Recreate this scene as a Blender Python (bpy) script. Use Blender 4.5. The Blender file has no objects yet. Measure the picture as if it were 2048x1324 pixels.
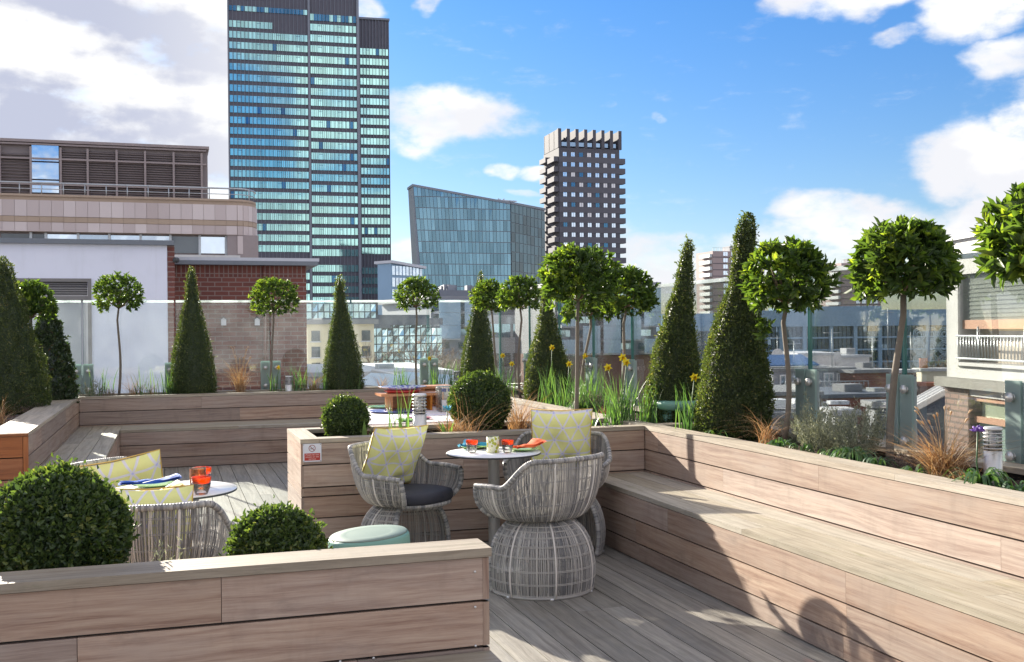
import bpy, math, random
import numpy as np
from math import sin, cos, pi, atan, atan2, sqrt, radians
from mathutils import Vector, Matrix
random.seed(7); RNG = np.random.default_rng(11)
S = bpy.context.scene
COL = S.collection

# ------------------------------------------------------------------ camera
F, CX, CY, H = 2137.0, 1024.0, 662.0, 1.54          # focal length and centre in photo pixels, eye height
yaw, pitch, roll = atan((1024 - 340) / F), atan(1.5 / F), atan(0.0095)
fw = Vector((sin(yaw) * cos(pitch), cos(yaw) * cos(pitch), -sin(pitch)))
r0_ = Vector((cos(yaw), -sin(yaw), 0)); u0_ = r0_.cross(fw)
RT = r0_ * cos(roll) - u0_ * sin(roll); UP = r0_ * sin(roll) + u0_ * cos(roll)
cam_d = bpy.data.cameras.new('camera'); cam = bpy.data.objects.new('camera', cam_d); COL.objects.link(cam)
cam.matrix_world = Matrix(((RT.x, UP.x, -fw.x, 0), (RT.y, UP.y, -fw.y, 0), (RT.z, UP.z, -fw.z, H), (0, 0, 0, 1)))
cam_d.sensor_width = 36; cam_d.lens = F / 2048 * 36; cam_d.clip_end = 6000; cam_d.clip_start = 0.05
S.camera = cam
S.render.resolution_x, S.render.resolution_y = 1024, 662

# ------------------------------------------------------------------ light
SUN = Vector((-0.315, 1.0, 0.36)).normalized()        # towards the sun
EL, ROT = math.asin(SUN.z), atan2(SUN.x, SUN.y)
SKY_STRENGTH, SUN_STRENGTH, EXPOSURE = 0.05, 5.0, 1.65
sd = bpy.data.lights.new('sun', 'SUN'); sun = bpy.data.objects.new('sun', sd); COL.objects.link(sun)
sd.energy = SUN_STRENGTH; sd.angle = radians(0.5); sd.color = (1.0, 0.92, 0.79)
sun.rotation_euler = (-SUN).to_track_quat('-Z', 'Y').to_euler()
S.view_settings.view_transform = 'Standard'; S.view_settings.look = 'None'
S.view_settings.exposure = EXPOSURE; S.view_settings.gamma = 1.0

class NT:                                             # small node-tree helper
    def __init__(s, tree): s.t = tree; s.n = tree.nodes; s.l = tree.links
    def node(s, typ, **kw):
        n = s.n.new(typ)
        for k, v in kw.items(): setattr(n, k, v)
        return n
    def put(s, sock, v):
        if isinstance(v, bpy.types.NodeSocket): s.l.new(v, sock)
        elif v is not None: sock.default_value = v
    def math(s, op, a, b=None, c=None, clamp=False):
        n = s.node('ShaderNodeMath', operation=op, use_clamp=clamp)
        for i, v in enumerate((a, b, c)): s.put(n.inputs[i], v)
        return n.outputs[0]
    def mix(s, f, a, b, blend='MIX'):
        n = s.node('ShaderNodeMix', data_type='RGBA', blend_type=blend)
        s.put(n.inputs[0], f); s.put(n.inputs[6], a); s.put(n.inputs[7], b)
        return n.outputs[2]
    def noise(s, vec, scale, detail=3, rough=0.5, dim='3D', w=None, dist=0.0):
        n = s.node('ShaderNodeTexNoise', noise_dimensions=dim)
        s.put(n.inputs['Vector'], vec); n.inputs['Scale'].default_value = scale
        n.inputs['Detail'].default_value = detail; n.inputs['Roughness'].default_value = rough
        n.inputs['Distortion'].default_value = dist
        if w is not None: s.put(n.inputs['W'], w)
        return n.outputs[0]
    def ramp(s, fac, stops, interp='LINEAR'):
        n = s.node('ShaderNodeValToRGB'); cr = n.color_ramp; cr.interpolation = interp
        while len(cr.elements) < len(stops): cr.elements.new(0.5)
        for e, (p, c) in zip(cr.elements, stops):
            e.position = p; e.color = (c[0], c[1], c[2], 1) if not isinstance(c, float) else (c, c, c, 1)
        s.put(n.inputs[0], fac); return n.outputs[0]
    def comb(s, x, y, z):
        n = s.node('ShaderNodeCombineXYZ')
        for i, v in enumerate((x, y, z)): s.put(n.inputs[i], v)
        return n.outputs[0]
    def sep(s, v):
        n = s.node('ShaderNodeSeparateXYZ'); s.put(n.inputs[0], v); return n.outputs
    def smooth(s, v, a, b):
        n = s.node('ShaderNodeMapRange', interpolation_type='SMOOTHSTEP')
        s.put(n.inputs[0], v); n.inputs[1].default_value = a; n.inputs[2].default_value = b
        return n.outputs[0]

def px_dir(x, y):                                     # direction of a photo pixel
    return RT * ((x - CX) / F) - UP * ((y - CY) / F) + fw

def build_world():
    w = bpy.data.worlds.new('World'); S.world = w; w.use_nodes = True
    t = NT(w.node_tree); t.n.clear()
    out = t.node('ShaderNodeOutputWorld'); bg = t.node('ShaderNodeBackground')
    sky = t.node('ShaderNodeTexSky', sky_type='NISHITA', sun_disc=False, sun_elevation=EL, sun_rotation=ROT)
    sky.air_density = 1.0; sky.dust_density = 0.3; sky.ozone_density = 2.5; sky.altitude = 40
    tc = t.node('ShaderNodeTexCoord'); d = t.sep(tc.outputs['Generated'])
    az = t.math('MULTIPLY', t.math('ARCTAN2', d[0], d[1]), 180 / pi)
    el = t.math('MULTIPLY', t.math('ARCSINE', d[2]), 180 / pi)
    # cloud cover: soft patches at chosen azimuth / elevation, broken up by noise
    blobs = [(150, 150, 520, 330, 1.2), (-500, 200, 500, 300, 1.2), (900, 232, 170, 62, 1.05), (820, 262, 80, 45, .75), (1010, 250, 75, 24, .5), (735, 10, 50, 30, .8),
             (860, 8, 30, 22, .7), (1018, 343, 32, 15, .8), (1074, 348, 42, 15, .85), (1040, 383, 45, 10, .6), (820, 505, 70, 30, .8),
             (1680, 6, 150, 36, .95), (1795, 66, 62, 13, .7), (1965, 10, 135, 62, 1.05), (2010, 112, 90, 48, .95), (1212, 217, 22, 12, .5), (1313, 238, 16, 12, .45),
             (1975, 330, 125, 85, 1.15), (2060, 240, 80, 50, 1.0), (2010, 440, 130, 75, 1.1), (1660, 415, 110, 36, .95), (1740, 450, 170, 50, 1.0),
             (1320, 500, 110, 50, .9), (1330, 560, 250, 60, .85), (1560, 500, 170, 60, .8), (1280, 385, 60, 8, .35), (1130, 470, 220, 40, .3),
             (2500, 250, 420, 260, 1.1), (-900, -400, 700, 200, .9), (1700, -500, 500, 120, .9), (600, -300, 400, 60, .6), (3400, 420, 600, 150, 1.0), (-2300, 350, 700, 200, 1.0)]
    vec0 = t.comb(t.math('MULTIPLY', az, 0.1), t.math('MULTIPLY', el, 0.17), 0.0)
    wn = t.node('ShaderNodeTexNoise'); t.put(wn.inputs['Vector'], vec0); wn.inputs['Scale'].default_value = 2.2; wn.inputs['Detail'].default_value = 4
    wc = t.sep(wn.outputs['Color'])
    waz = t.math('ADD', az, t.math('MULTIPLY', t.math('SUBTRACT', wc[0], 0.5), 3.2))
    wel = t.math('ADD', el, t.math('MULTIPLY', t.math('SUBTRACT', wc[1], 0.5), 2.2))
    m = None
    for (x, y, rx, ry, k) in blobs:
        v = px_dir(x, y).normalized(); a0 = math.degrees(atan2(v.x, v.y)); e0 = math.degrees(math.asin(v.z))
        ra, re = rx / 2137 * 57.3, ry / 2137 * 57.3
        dx = t.math('DIVIDE', t.math('SUBTRACT', waz, a0), ra); dy = t.math('DIVIDE', t.math('SUBTRACT', wel, e0), re)
        q = t.math('ADD', t.math('MULTIPLY', dx, dx), t.math('MULTIPLY', dy, dy))
        b = t.math('MULTIPLY', t.math('SUBTRACT', 1.35, q, clamp=True), k)
        m = b if m is None else t.math('MAXIMUM', m, b)
    # behind the camera and overhead: unseen cloud cover added for fill light and reflections
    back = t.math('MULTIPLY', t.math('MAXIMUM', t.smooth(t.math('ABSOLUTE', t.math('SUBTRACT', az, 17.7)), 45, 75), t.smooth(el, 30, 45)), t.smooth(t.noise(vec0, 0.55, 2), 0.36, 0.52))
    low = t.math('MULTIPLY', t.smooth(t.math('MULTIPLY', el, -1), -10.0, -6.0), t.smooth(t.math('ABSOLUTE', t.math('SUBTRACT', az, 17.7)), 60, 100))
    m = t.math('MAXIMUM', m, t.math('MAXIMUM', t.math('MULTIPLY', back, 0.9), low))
    fine = t.noise(vec0, 3.6, 9, 0.6)
    wisp = t.noise(t.comb(t.math('MULTIPLY', az, 0.05), t.math('MULTIPLY', el, 0.16), 3.0), 5.0, 8, 0.62)
    dens = t.math('ADD', t.math('MULTIPLY', m, 0.85), t.math('MULTIPLY', t.math('SUBTRACT', fine, 0.5), 1.7))
    mask = t.math('POWER', t.smooth(dens, 0.14, 1.0), 1.1)
    veil = t.math('MULTIPLY', t.smooth(wisp, 0.56, 0.8), 0.25)
    mask = t.math('MAXIMUM', mask, veil)
    # grey bodies and bright rims inside the cover
    shade = t.noise(t.comb(t.math('MULTIPLY', az, 0.05), t.math('MULTIPLY', el, 0.13), 7.3), 2.3, 4, 0.5)
    sh = t.smooth(t.math('ADD', t.math('MULTIPLY', shade, 0.72), t.math('MULTIPLY', fine, 0.28)), 0.43, 0.57)
    leftw = t.smooth(t.math('MULTIPLY', az, -1), -8.0, 4.0)
    sh = t.math('MULTIPLY', sh, t.math('ADD', 0.38, t.math('MULTIPLY', leftw, 0.62)))
    k = 1 / SKY_STRENGTH
    bright = tuple(v * k for v in (0.36, 0.357, 0.352)) + (1,); grey = tuple(v * k for v in (0.185, 0.197, 0.245)) + (1,)
    cloud = t.mix(sh, bright, grey)
    # added cloud behind and overhead made brighter than the visible one, as fill
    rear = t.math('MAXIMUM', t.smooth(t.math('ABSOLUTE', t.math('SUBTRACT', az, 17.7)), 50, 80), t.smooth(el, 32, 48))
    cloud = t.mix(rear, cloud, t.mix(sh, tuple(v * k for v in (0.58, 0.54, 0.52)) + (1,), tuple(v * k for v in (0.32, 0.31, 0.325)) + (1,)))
    hsv = t.node('ShaderNodeHueSaturation'); hsv.inputs['Saturation'].default_value = 1.12; hsv.inputs['Value'].default_value = 1.0
    t.l.new(sky.outputs[0], hsv.inputs['Color'])
    up = t.smooth(el, 0.0, 25.0)
    tint = t.mix(up, (0.72, 0.76, 0.90, 1), (0.44, 0.79, 1.14, 1))
    skyc = t.mix(1.0, hsv.outputs[0], tint, 'MULTIPLY')
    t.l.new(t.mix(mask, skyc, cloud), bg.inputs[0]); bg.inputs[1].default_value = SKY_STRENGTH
    t.l.new(bg.outputs[0], out.inputs[0])
    w.cycles.sampling_method = 'MANUAL'; w.cycles.sample_map_resolution = 512
build_world()

def AZ(x, y, z):                                      # where the photo pixel meets a level / a wall plane
    d = px_dir(x, y); return Vector((0, 0, H)) + d * ((z - H) / d.z)
def AY(x, y, Y): d = px_dir(x, y); return Vector((0, 0, H)) + d * (Y / d.y)
def AX(x, y, X): d = px_dir(x, y); return Vector((0, 0, H)) + d * (X / d.x)
def AD(x, y, D): return Vector((0, 0, H)) + px_dir(x, y) * D

# ------------------------------------------------------------------ materials
MATS = {}
def new_mat(name):
    m = bpy.data.materials.new(name); m.use_nodes = True; t = NT(m.node_tree)
    b = t.n['Principled BSDF']; MATS[name] = m; return m, t, b
def c4(c): return (c[0], c[1], c[2], 1)
def flat(name, col, rough=0.6, metal=0.0, var=0.12, scale=6.0, bump=0.0, spec=0.5, coat=0.0):
    m, t, b = new_mat(name); tc = t.node('ShaderNodeTexCoord')
    n = t.noise(tc.outputs['Object'], scale, 5, 0.6)
    f = t.math('ADD', 1 - var, t.math('MULTIPLY', n, 2 * var))
    sc = t.node('ShaderNodeVectorMath', operation='SCALE'); sc.inputs[0].default_value = col; t.put(sc.inputs['Scale'], f)
    t.l.new(sc.outputs[0], b.inputs['Base Color'])
    b.inputs['Roughness'].default_value = rough; b.inputs['Metallic'].default_value = metal
    b.inputs['Specular IOR Level'].default_value = spec; b.inputs['Coat Weight'].default_value = coat
    if bump:
        bp = t.node('ShaderNodeBump'); bp.inputs['Strength'].default_value = bump; bp.inputs['Distance'].default_value = 0.01
        t.l.new(t.noise(tc.outputs['Object'], scale * 12, 4, 0.6), bp.inputs['Height']); t.l.new(bp.outputs[0], b.inputs['Normal'])
    return m
def wood(name, dark, mid, light, grey, greyamt=0.3, rough=0.6, grain=46, stain=(0.2, 0.19, 0.13), stainamt=0.25, bumpk=0.25):
    m, t, b = new_mat(name)
    uv = t.node('ShaderNodeUVMap'); uv.uv_map = 'UVMap'; at = t.node('ShaderNodeAttribute'); at.attribute_name = 'rnd'
    u = t.sep(uv.outputs[0]); r = at.outputs['Fac']; r100 = t.math('MULTIPLY', r, 137.0)
    warp = t.noise(t.comb(t.math('MULTIPLY', u[0], 1.1), t.math('MULTIPLY', u[1], 5.0), r100), 1.0, 3)
    v2 = t.math('ADD', t.math('MULTIPLY', u[1], float(grain)), t.math('MULTIPLY', warp, 4.2))
    g = t.noise(t.comb(t.math('MULTIPLY', u[0], 1.6), v2, r100), 1.0, 6, 0.62)
    fine = t.noise(t.comb(t.math('MULTIPLY', u[0], 9.0), t.math('MULTIPLY', u[1], 260.0), r100), 1.0, 4, 0.7)
    gg = t.math('ADD', t.math('MULTIPLY', g, 0.66), t.math('MULTIPLY', fine, 0.34))
    col = t.ramp(gg, [(0.37, dark), (0.5, mid), (0.64, light)])
    blot = t.noise(t.comb(t.math('MULTIPLY', u[0], 2.2), t.math('MULTIPLY', u[1], 7.0), r100), 1.0, 4, 0.6)
    col = t.mix(t.math('MULTIPLY', t.smooth(blot, 0.42, 0.72), greyamt), col, c4(grey))
    st = t.noise(t.comb(t.math('MULTIPLY', u[0], 4.0), t.math('MULTIPLY', u[1], 14.0), t.math('ADD', r100, 9.0)), 1.0, 5, 0.7)
    col = t.mix(t.math('MULTIPLY', t.smooth(st, 0.56, 0.72), stainamt), col, c4(stain))
    vs_ = t.noise(t.comb(t.math('MULTIPLY', u[0], 7.0), t.math('MULTIPLY', u[1], 2.0), t.math('ADD', r100, 4.0)), 1.0, 5, 0.65)
    col = t.mix(t.math('MULTIPLY', t.smooth(vs_, 0.50, 0.75), 0.28), col, c4([q * .45 for q in mid]))
    bright = t.math('ADD', 0.76, t.math('MULTIPLY', t.math('FRACT', t.math('MULTIPLY', r, 13.7)), 0.42))
    hs = t.node('ShaderNodeHueSaturation'); t.put(hs.inputs['Value'], bright); t.l.new(col, hs.inputs['Color'])
    t.put(hs.inputs['Saturation'], t.math('ADD', 0.84, t.math('MULTIPLY', t.math('FRACT', t.math('MULTIPLY', r, 31.3)), 0.34)))
    t.l.new(hs.outputs[0], b.inputs['Base Color']); b.inputs['Roughness'].default_value = rough
    bp = t.node('ShaderNodeBump'); bp.inputs['Strength'].default_value = bumpk; bp.inputs['Distance'].default_value = 0.004
    t.l.new(gg, bp.inputs['Height']); t.l.new(bp.outputs[0], b.inputs['Normal'])
    return m
wood('cladding', (.235, .152, .114), (.355, .257, .198), (.445, .345, .268), (.35, .288, .245), .45, stain=(.16, .12, .10), stainamt=.35)
wood('cap_wood', (.245, .20, .148), (.37, .315, .245), (.47, .41, .325), (.33, .30, .25), .35, stain=(.18, .18, .11), stainamt=.4)
wood('seat_wood', (.215, .185, .138), (.33, .29, .225), (.425, .38, .30), (.28, .265, .21), .4, stain=(.19, .18, .09), stainamt=.55, grain=34)
wood('deck_wood', (.15, .132, .110), (.24, .222, .19), (.335, .31, .26), (.215, .215, .205), .45, stain=(.15, .15, .10), stainamt=.3, grain=38)
wood('red_wood', (.20, .07, .032), (.31, .12, .055), (.38, .165, .08), (.30, .15, .09), .2, stainamt=.1, rough=.45)
wood('riser_wood', (.40, .15, .05), (.55, .24, .09), (.65, .32, .14), (.5, .24, .1), .2, stainamt=.05, rough=.35)
flat('backing', (.05, .045, .04), .9); 
flat('soil', (.075, .045, .03), .95, var=.5, scale=30, bump=.9)
flat('pebble', (.16, .16, .17), .7, var=.5, scale=20)
flat('steel', (.68, .67, .65), .36, .55, var=.06, scale=2); flat('dark_metal', (.07, .075, .08), .45, .3); flat('black_rubber', (.03, .03, .035), .6)
flat('table_white', (.86, .86, .87), .22, var=.02); flat('table_edge', (.05, .055, .06), .5); flat('pad', (.028, .029, .04), .7, var=.15, scale=40)
flat('stool_green', (.16, .33, .27), .42, var=.08); flat('white_plastic', (.8, .8, .82), .4, var=.04)
flat('coping', (.17, .19, .22), .5, var=.1); flat('coping_top', (.55, .57, .62), .6)
flat('grey_frame', (.20, .19, .185), .5); flat('louvre_brown', (.23, .195, .195), .5, var=.06); flat('brown_frame', (.30, .25, .245), .5)
flat('stone_panel', (.62, .53, .50), .7, var=.1, scale=.7); flat('stone_band', (.42, .32, .24), .7, var=.15, scale=1)
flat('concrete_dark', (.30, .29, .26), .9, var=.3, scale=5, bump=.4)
flat('rust_frame', (.42, .20, .11), .6, var=.2); flat('blind', (.70, .68, .62), .8); flat('dirty_panel', (.50, .42, .33), .8, var=.4, scale=8)
flat('galv', (.45, .48, .50), .4, .6); flat('roof_grey', (.25, .26, .28), .8, var=.3, scale=.8); flat('roof_light', (.55, .56, .58), .8, var=.15, scale=.8)
flat('slate', (.13, .15, .19), .6, var=.2, scale=2); flat('ground_mat', (.12, .12, .12), .9, var=.3, scale=.05)
flat('tower_dark', (.10, .098, .125), .45, .2, var=.15, scale=.3); flat('tower_mullion', (.20, .22, .26), .45, .4)
flat('res_brick', (.088, .088, .106), .8, var=.12, scale=.8); flat('res_band', (.118, .117, .138), .8, var=.12, scale=.8); flat('pink_tower', (.40, .32, .31), .85, var=.1, scale=.3)
flat('blue_fascia', (.22, .35, .50), .35, .3, var=.1, scale=.2); flat('red_plastic', (.6, .06, .03), .4); flat('cream', (.72, .66, .50), .8, var=.1, scale=.5)
flat('flat_grey', (.30, .32, .37), .7, var=.1, scale=.5); flat('terracotta', (.45, .16, .09), .8); flat('bark', (.19, .16, .125), .85, var=.3, scale=25, bump=.5)
flat('twig', (.20, .14, .10), .9, var=.3, scale=2); flat('yellow_petal', (.80, .66, .02), .5); flat('orange_petal', (.80, .50, .01), .5); flat('purple', (.16, .07, .35), .5)
flat('blue_cloth', (.02, .10, .45), .8); flat('blue_pale', (.15, .20, .55), .8); flat('ochre_cloth', (.62, .40, .10), .8); flat('teal_cloth', (.03, .30, .42), .8); flat('orange_cloth', (.80, .13, .03), .8)
flat('green_plate', (.32, .55, .16), .25, coat=.4, var=.03); flat('cyan_cloth', (.10, .45, .62), .7); flat('sign_white', (.66, .67, .72), .45, var=.03); flat('sign_red', (.42, .03, .02), .45, var=.05)
flat('sign_ring', (.25, .03, .03), .5); flat('sign_text', (.72, .55, .52), .5, var=.02); flat('sign_black', (.06, .05, .05), .5); flat('red_plate', (.5, .03, .03), .3); flat('blue_plate', (.10, .13, .38), .3)
flat('plum_plate', (.28, .06, .14), .3); flat('white_gloss', (.85, .85, .86), .15, var=.02); flat('awning_white', (.75, .74, .76), .6, var=.06, scale=.6); flat('solar', (.10, .20, .42), .3, .2)
flat('slate_pebble', (.10, .105, .12), .6, var=.5, scale=15)

def streaked(name, c1, c2, rough=.8):
    m, t, b = new_mat(name); tc = t.node('ShaderNodeTexCoord'); p = t.sep(tc.outputs['Object'])
    n = t.noise(t.comb(t.math('MULTIPLY', t.math('ADD', p[0], p[1]), 5.0), t.math('MULTIPLY', p[2], .5), 0.0), 1.0, 6, .65); n2 = t.noise(tc.outputs['Object'], 1.1, 5, .6)
    col = t.mix(t.smooth(n, .5, .8), c4(c1), c4(c2)); col = t.mix(t.math('MULTIPLY', t.smooth(n2, .45, .75), .5), col, c4([v * .85 for v in c1])); t.l.new(col, b.inputs['Base Color']); b.inputs['Roughness'].default_value = rough
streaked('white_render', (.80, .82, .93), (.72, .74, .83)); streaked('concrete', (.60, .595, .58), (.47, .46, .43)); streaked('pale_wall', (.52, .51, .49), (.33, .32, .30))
def brick(name, c1, c2, mortar, w=.275, h=.092, soldier=False, rough=.85, ms=.01):
    m, t, b = new_mat(name); tc = t.node('ShaderNodeTexCoord'); p = t.sep(tc.outputs['Object'])
    xy = t.math('ADD', p[0], p[1])
    vec = t.comb(p[2], xy, 0.0) if soldier else t.comb(xy, p[2], 0.0)
    br = t.node('ShaderNodeTexBrick'); t.l.new(vec, br.inputs['Vector'])
    br.inputs['Color1'].default_value = c4(c1); br.inputs['Color2'].default_value = c4(c2); br.inputs['Mortar'].default_value = c4(mortar)
    br.inputs['Scale'].default_value = 1; br.inputs['Mortar Size'].default_value = ms; br.inputs['Brick Width'].default_value = w; br.inputs['Row Height'].default_value = h
    if soldier: br.offset = 0.0
    n = t.noise(tc.outputs['Object'], 5, 4); col = t.mix(t.math('MULTIPLY', n, .35), br.outputs[0], c4([v * .55 for v in c1]))
    t.l.new(col, b.inputs['Base Color']); b.inputs['Roughness'].default_value = rough
    bp = t.node('ShaderNodeBump', invert=True); bp.inputs['Strength'].default_value = .6; bp.inputs['Distance'].default_value = .01
    t.l.new(br.outputs['Fac'], bp.inputs['Height']); t.l.new(bp.outputs[0], b.inputs['Normal']); return m
brick('brick_red', (.235, .080, .060), (.17, .062, .052), (.30, .235, .21)); brick('brick_soldier', (.235, .080, .060), (.16, .058, .048), (.30, .235, .21), w=.275, h=.092, soldier=True)
brick('brick_far', (.27, .11, .08), (.22, .09, .07), (.27, .17, .14)); brick('brick_brown', (.34, .215, .17), (.27, .18, .155), (.13, .10, .09), w=.225, h=.075, ms=.012)

def glassy(name, tint, refl=0.25, tintamt=0.9, rough=0.0, haze=0.0, hazecol=(.8, .9, .88), fres=1.5):
    m, t, b = new_mat(name); t.n.remove(b); out = t.n['Material Output']
    tr = t.node('ShaderNodeBsdfTransparent'); tr.inputs[0].default_value = c4(tint)
    gl = t.node('ShaderNodeBsdfGlossy'); gl.inputs['Roughness'].default_value = rough
    fr = t.node('ShaderNodeFresnel'); fr.inputs[0].default_value = fres
    mx = t.node('ShaderNodeMixShader'); t.put(mx.inputs[0], t.math('MULTIPLY', fr.outputs[0], refl * 4, clamp=True)); t.l.new(tr.outputs[0], mx.inputs[1]); t.l.new(gl.outputs[0], mx.inputs[2])
    last = mx.outputs[0]
    if haze:
        df = t.node('ShaderNodeBsdfDiffuse'); df.inputs[0].default_value = c4(hazecol); tl = t.node('ShaderNodeBsdfTranslucent'); tl.inputs[0].default_value = c4(hazecol)
        ad = t.node('ShaderNodeMixShader'); ad.inputs[0].default_value = .5; t.l.new(df.outputs[0], ad.inputs[1]); t.l.new(tl.outputs[0], ad.inputs[2])
        m2 = t.node('ShaderNodeMixShader')
        tc = t.node('ShaderNodeTexCoord'); n = t.noise(tc.outputs['Object'], 3.0, 6, .65)
        t.put(m2.inputs[0], t.math('MULTIPLY', t.smooth(n, .2, .8), haze * 2)); t.l.new(last, m2.inputs[1]); t.l.new(ad.outputs[0], m2.inputs[2]); last = m2.outputs[0]
    t.l.new(last, out.inputs[0]); return m
glassy('pane_glass', (.95, .975, .965), .13, haze=.012); glassy('hazy_pane', (.93, .965, .96), .20, haze=.017, hazecol=(.80, .88, .90)); leafmat_later = None; glassy('clear_glass', (.985, .99, .99), .25, haze=.05)
glassy('orange_glass', (1.0, .36, .06), .3, haze=.2, hazecol=(1, .2, .02)); glassy('bubble_glass', (.95, .97, .85), .3, haze=.06); glassy('amber_glass', (1, .60, .2), .3, haze=.12, hazecol=(1, .5, .1))
glassy('acrylic', (.95, .96, .98), .25, haze=.05); glassy('glass_lip', (.8, .9, .88), .3, rough=.3, haze=.45, hazecol=(.92, .97, .97))
flat('glass_green_edge', (.05, .20, .18), .2)
def mirror(name, col, rough=.06, wob=0.0, scale=.3, metal=.85, var=.22):
    m, t, b = new_mat(name); at = t.node('ShaderNodeAttribute'); at.attribute_name = 'rnd'
    f = t.math('ADD', 1 - var, t.math('MULTIPLY', at.outputs['Fac'], var * 1.6))
    sc = t.node('ShaderNodeVectorMath', operation='SCALE'); sc.inputs[0].default_value = col; t.put(sc.inputs['Scale'], f); t.l.new(sc.outputs[0], b.inputs['Base Color'])
    b.inputs['Metallic'].default_value = metal; b.inputs['Roughness'].default_value = rough
    if wob:
        tc = t.node('ShaderNodeTexCoord'); bp = t.node('ShaderNodeBump'); bp.inputs['Strength'].default_value = wob; bp.inputs['Distance'].default_value = .3
        t.l.new(t.noise(tc.outputs['Object'], scale, 2), bp.inputs['Height']); t.l.new(bp.outputs[0], b.inputs['Normal'])
    return m
mirror('tower_glass', (.38, .68, .66), .05, .03, .2); mirror('tower_glass_dark', (.05, .16, .28), .1); mirror('prism_glass', (.14, .26, .335), .08, .10, .06, metal=.75, var=.3); mirror('prism_glass_dark', (.05, .115, .15), .08, .05, .3, metal=.7, var=.4)
mirror('window_glass', (.55, .66, .78), .06, .05, 1.0); mirror('window_dark', (.10, .12, .14), .08, .05, 1.0, metal=.5); mirror('office_glass', (.045, .085, .13), .1, .08, .4, metal=.4)
mirror('curtain_glass', (.42, .58, .62), .05, .25, .35, var=.2); mirror('balcony_glass', (.30, .42, .55), .15, metal=.6); mirror('blind_glass', (.45, .52, .38), .15, .05, 1, metal=.2)

def leafmat(name, stops, trans=.35, rough=.38, spec=.5, trcol=(1.3, 1.5, .5)):
    m, t, b = new_mat(name); at = t.node('ShaderNodeAttribute'); at.attribute_name = 'rnd'; out = t.n['Material Output']
    col = t.ramp(at.outputs['Fac'], stops); t.l.new(col, b.inputs['Base Color']); b.inputs['Roughness'].default_value = rough; b.inputs['Specular IOR Level'].default_value = spec
    tl = t.node('ShaderNodeBsdfTranslucent'); t.l.new(t.mix(1.0, col, c4(trcol), 'MULTIPLY'), tl.inputs[0])
    mx = t.node('ShaderNodeMixShader'); mx.inputs[0].default_value = trans; t.l.new(b.outputs[0], mx.inputs[1]); t.l.new(tl.outputs[0], mx.inputs[2]); t.l.new(mx.outputs[0], out.inputs[0]); return m
leafmat('frosted', [(0, (.50, .64, .60)), (1, (.56, .70, .66))], .55, .25, trcol=(1, 1, 1)); leafmat('clamp_grey', [(0, (.48, .56, .56)), (1, (.52, .60, .60))], .5, .3, trcol=(1, 1, 1))
leafmat('bay_leaf', [(0, (.042, .078, .028)), (.45, (.078, .135, .038)), (.75, (.15, .22, .045)), (1, (.28, .35, .06))], .5, .42, trcol=(1.6, 1.6, .45))
leafmat('box_leaf', [(0, (.034, .064, .026)), (.5, (.078, .125, .042)), (.85, (.14, .195, .055)), (1, (.24, .26, .08))], .42, .42, trcol=(1.5, 1.5, .5))
leafmat('yew_leaf', [(0, (.040, .062, .026)), (.5, (.088, .122, .046)), (.85, (.15, .18, .06)), (1, (.27, .24, .11))], .42, .45, trcol=(1.5, 1.5, .5))
leafmat('laurel_leaf', [(0, (.034, .056, .03)), (.6, (.060, .094, .042)), (.9, (.075, .095, .035)), (1, (.16, .10, .05))], .25, .32)
leafmat('blade_green', [(0, (.055, .115, .055)), (.5, (.095, .18, .075)), (1, (.19, .28, .11))], .4, .45)
leafmat('straw', [(0, (.27, .14, .065)), (.5, (.44, .27, .14)), (1, (.62, .48, .30))], .3, .7, trcol=(1.1, .9, .6))
leafmat('lavender', [(0, (.15, .17, .12)), (.5, (.29, .31, .23)), (1, (.45, .45, .34))], .25, .7, trcol=(1, 1, .7))
leafmat('heather', [(0, (.14, .10, .09)), (.5, (.26, .19, .17)), (1, (.38, .32, .24))], .2, .8, trcol=(1, 1, .8))
leafmat('wicker', [(0, (.15, .15, .155)), (.4, (.32, .31, .295)), (.8, (.54, .51, .465)), (1, (.70, .66, .59))], 0, .5)
leafmat('wicker_pale', [(0, (.58, .54, .49)), (1, (.72, .68, .62))], 0, .5)

def pillow_mat():
    m, t, b = new_mat('pillow_fabric'); uv = t.node('ShaderNodeUVMap'); uv.uv_map = 'UVMap'; u = t.sep(uv.outputs[0])
    x = t.math('MULTIPLY', u[0], 4.3); y = t.math('MULTIPLY', u[1], 4.3); lines = None; cnt = None
    for a in (90, 210, 330):
        c, s = cos(radians(a)), sin(radians(a)); p = t.math('ADD', t.math('MULTIPLY', x, c), t.math('MULTIPLY', y, s))
        d = t.math('ABSOLUTE', t.math('SUBTRACT', t.math('FRACT', t.math('ADD', p, 50.0)), 0.5))
        d = t.math('SUBTRACT', 0.5, d)
        l = t.math('LESS_THAN', d, 0.058); lines = l if lines is None else t.math('MAXIMUM', lines, l); cnt = l if cnt is None else t.math('ADD', cnt, l)
    white = t.mix(t.math('GREATER_THAN', cnt, 2.5), (.72, .70, .74, 1), (.50, .52, .85, 1))
    tc = t.node('ShaderNodeTexCoord'); n = t.noise(tc.outputs['Object'], 9, 4)
    yel = t.mix(n, (.76, .75, .26, 1), (.83, .82, .36, 1))
    t.l.new(t.mix(lines, yel, white), b.inputs['Base Color']); b.inputs['Roughness'].default_value = .9
    bp = t.node('ShaderNodeBump'); bp.inputs['Strength'].default_value = .25; bp.inputs['Distance'].default_value = .01
    t.l.new(t.noise(tc.outputs['Object'], 14, 3), bp.inputs['Height']); t.l.new(bp.outputs[0], b.inputs['Normal'])
pillow_mat()
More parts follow.
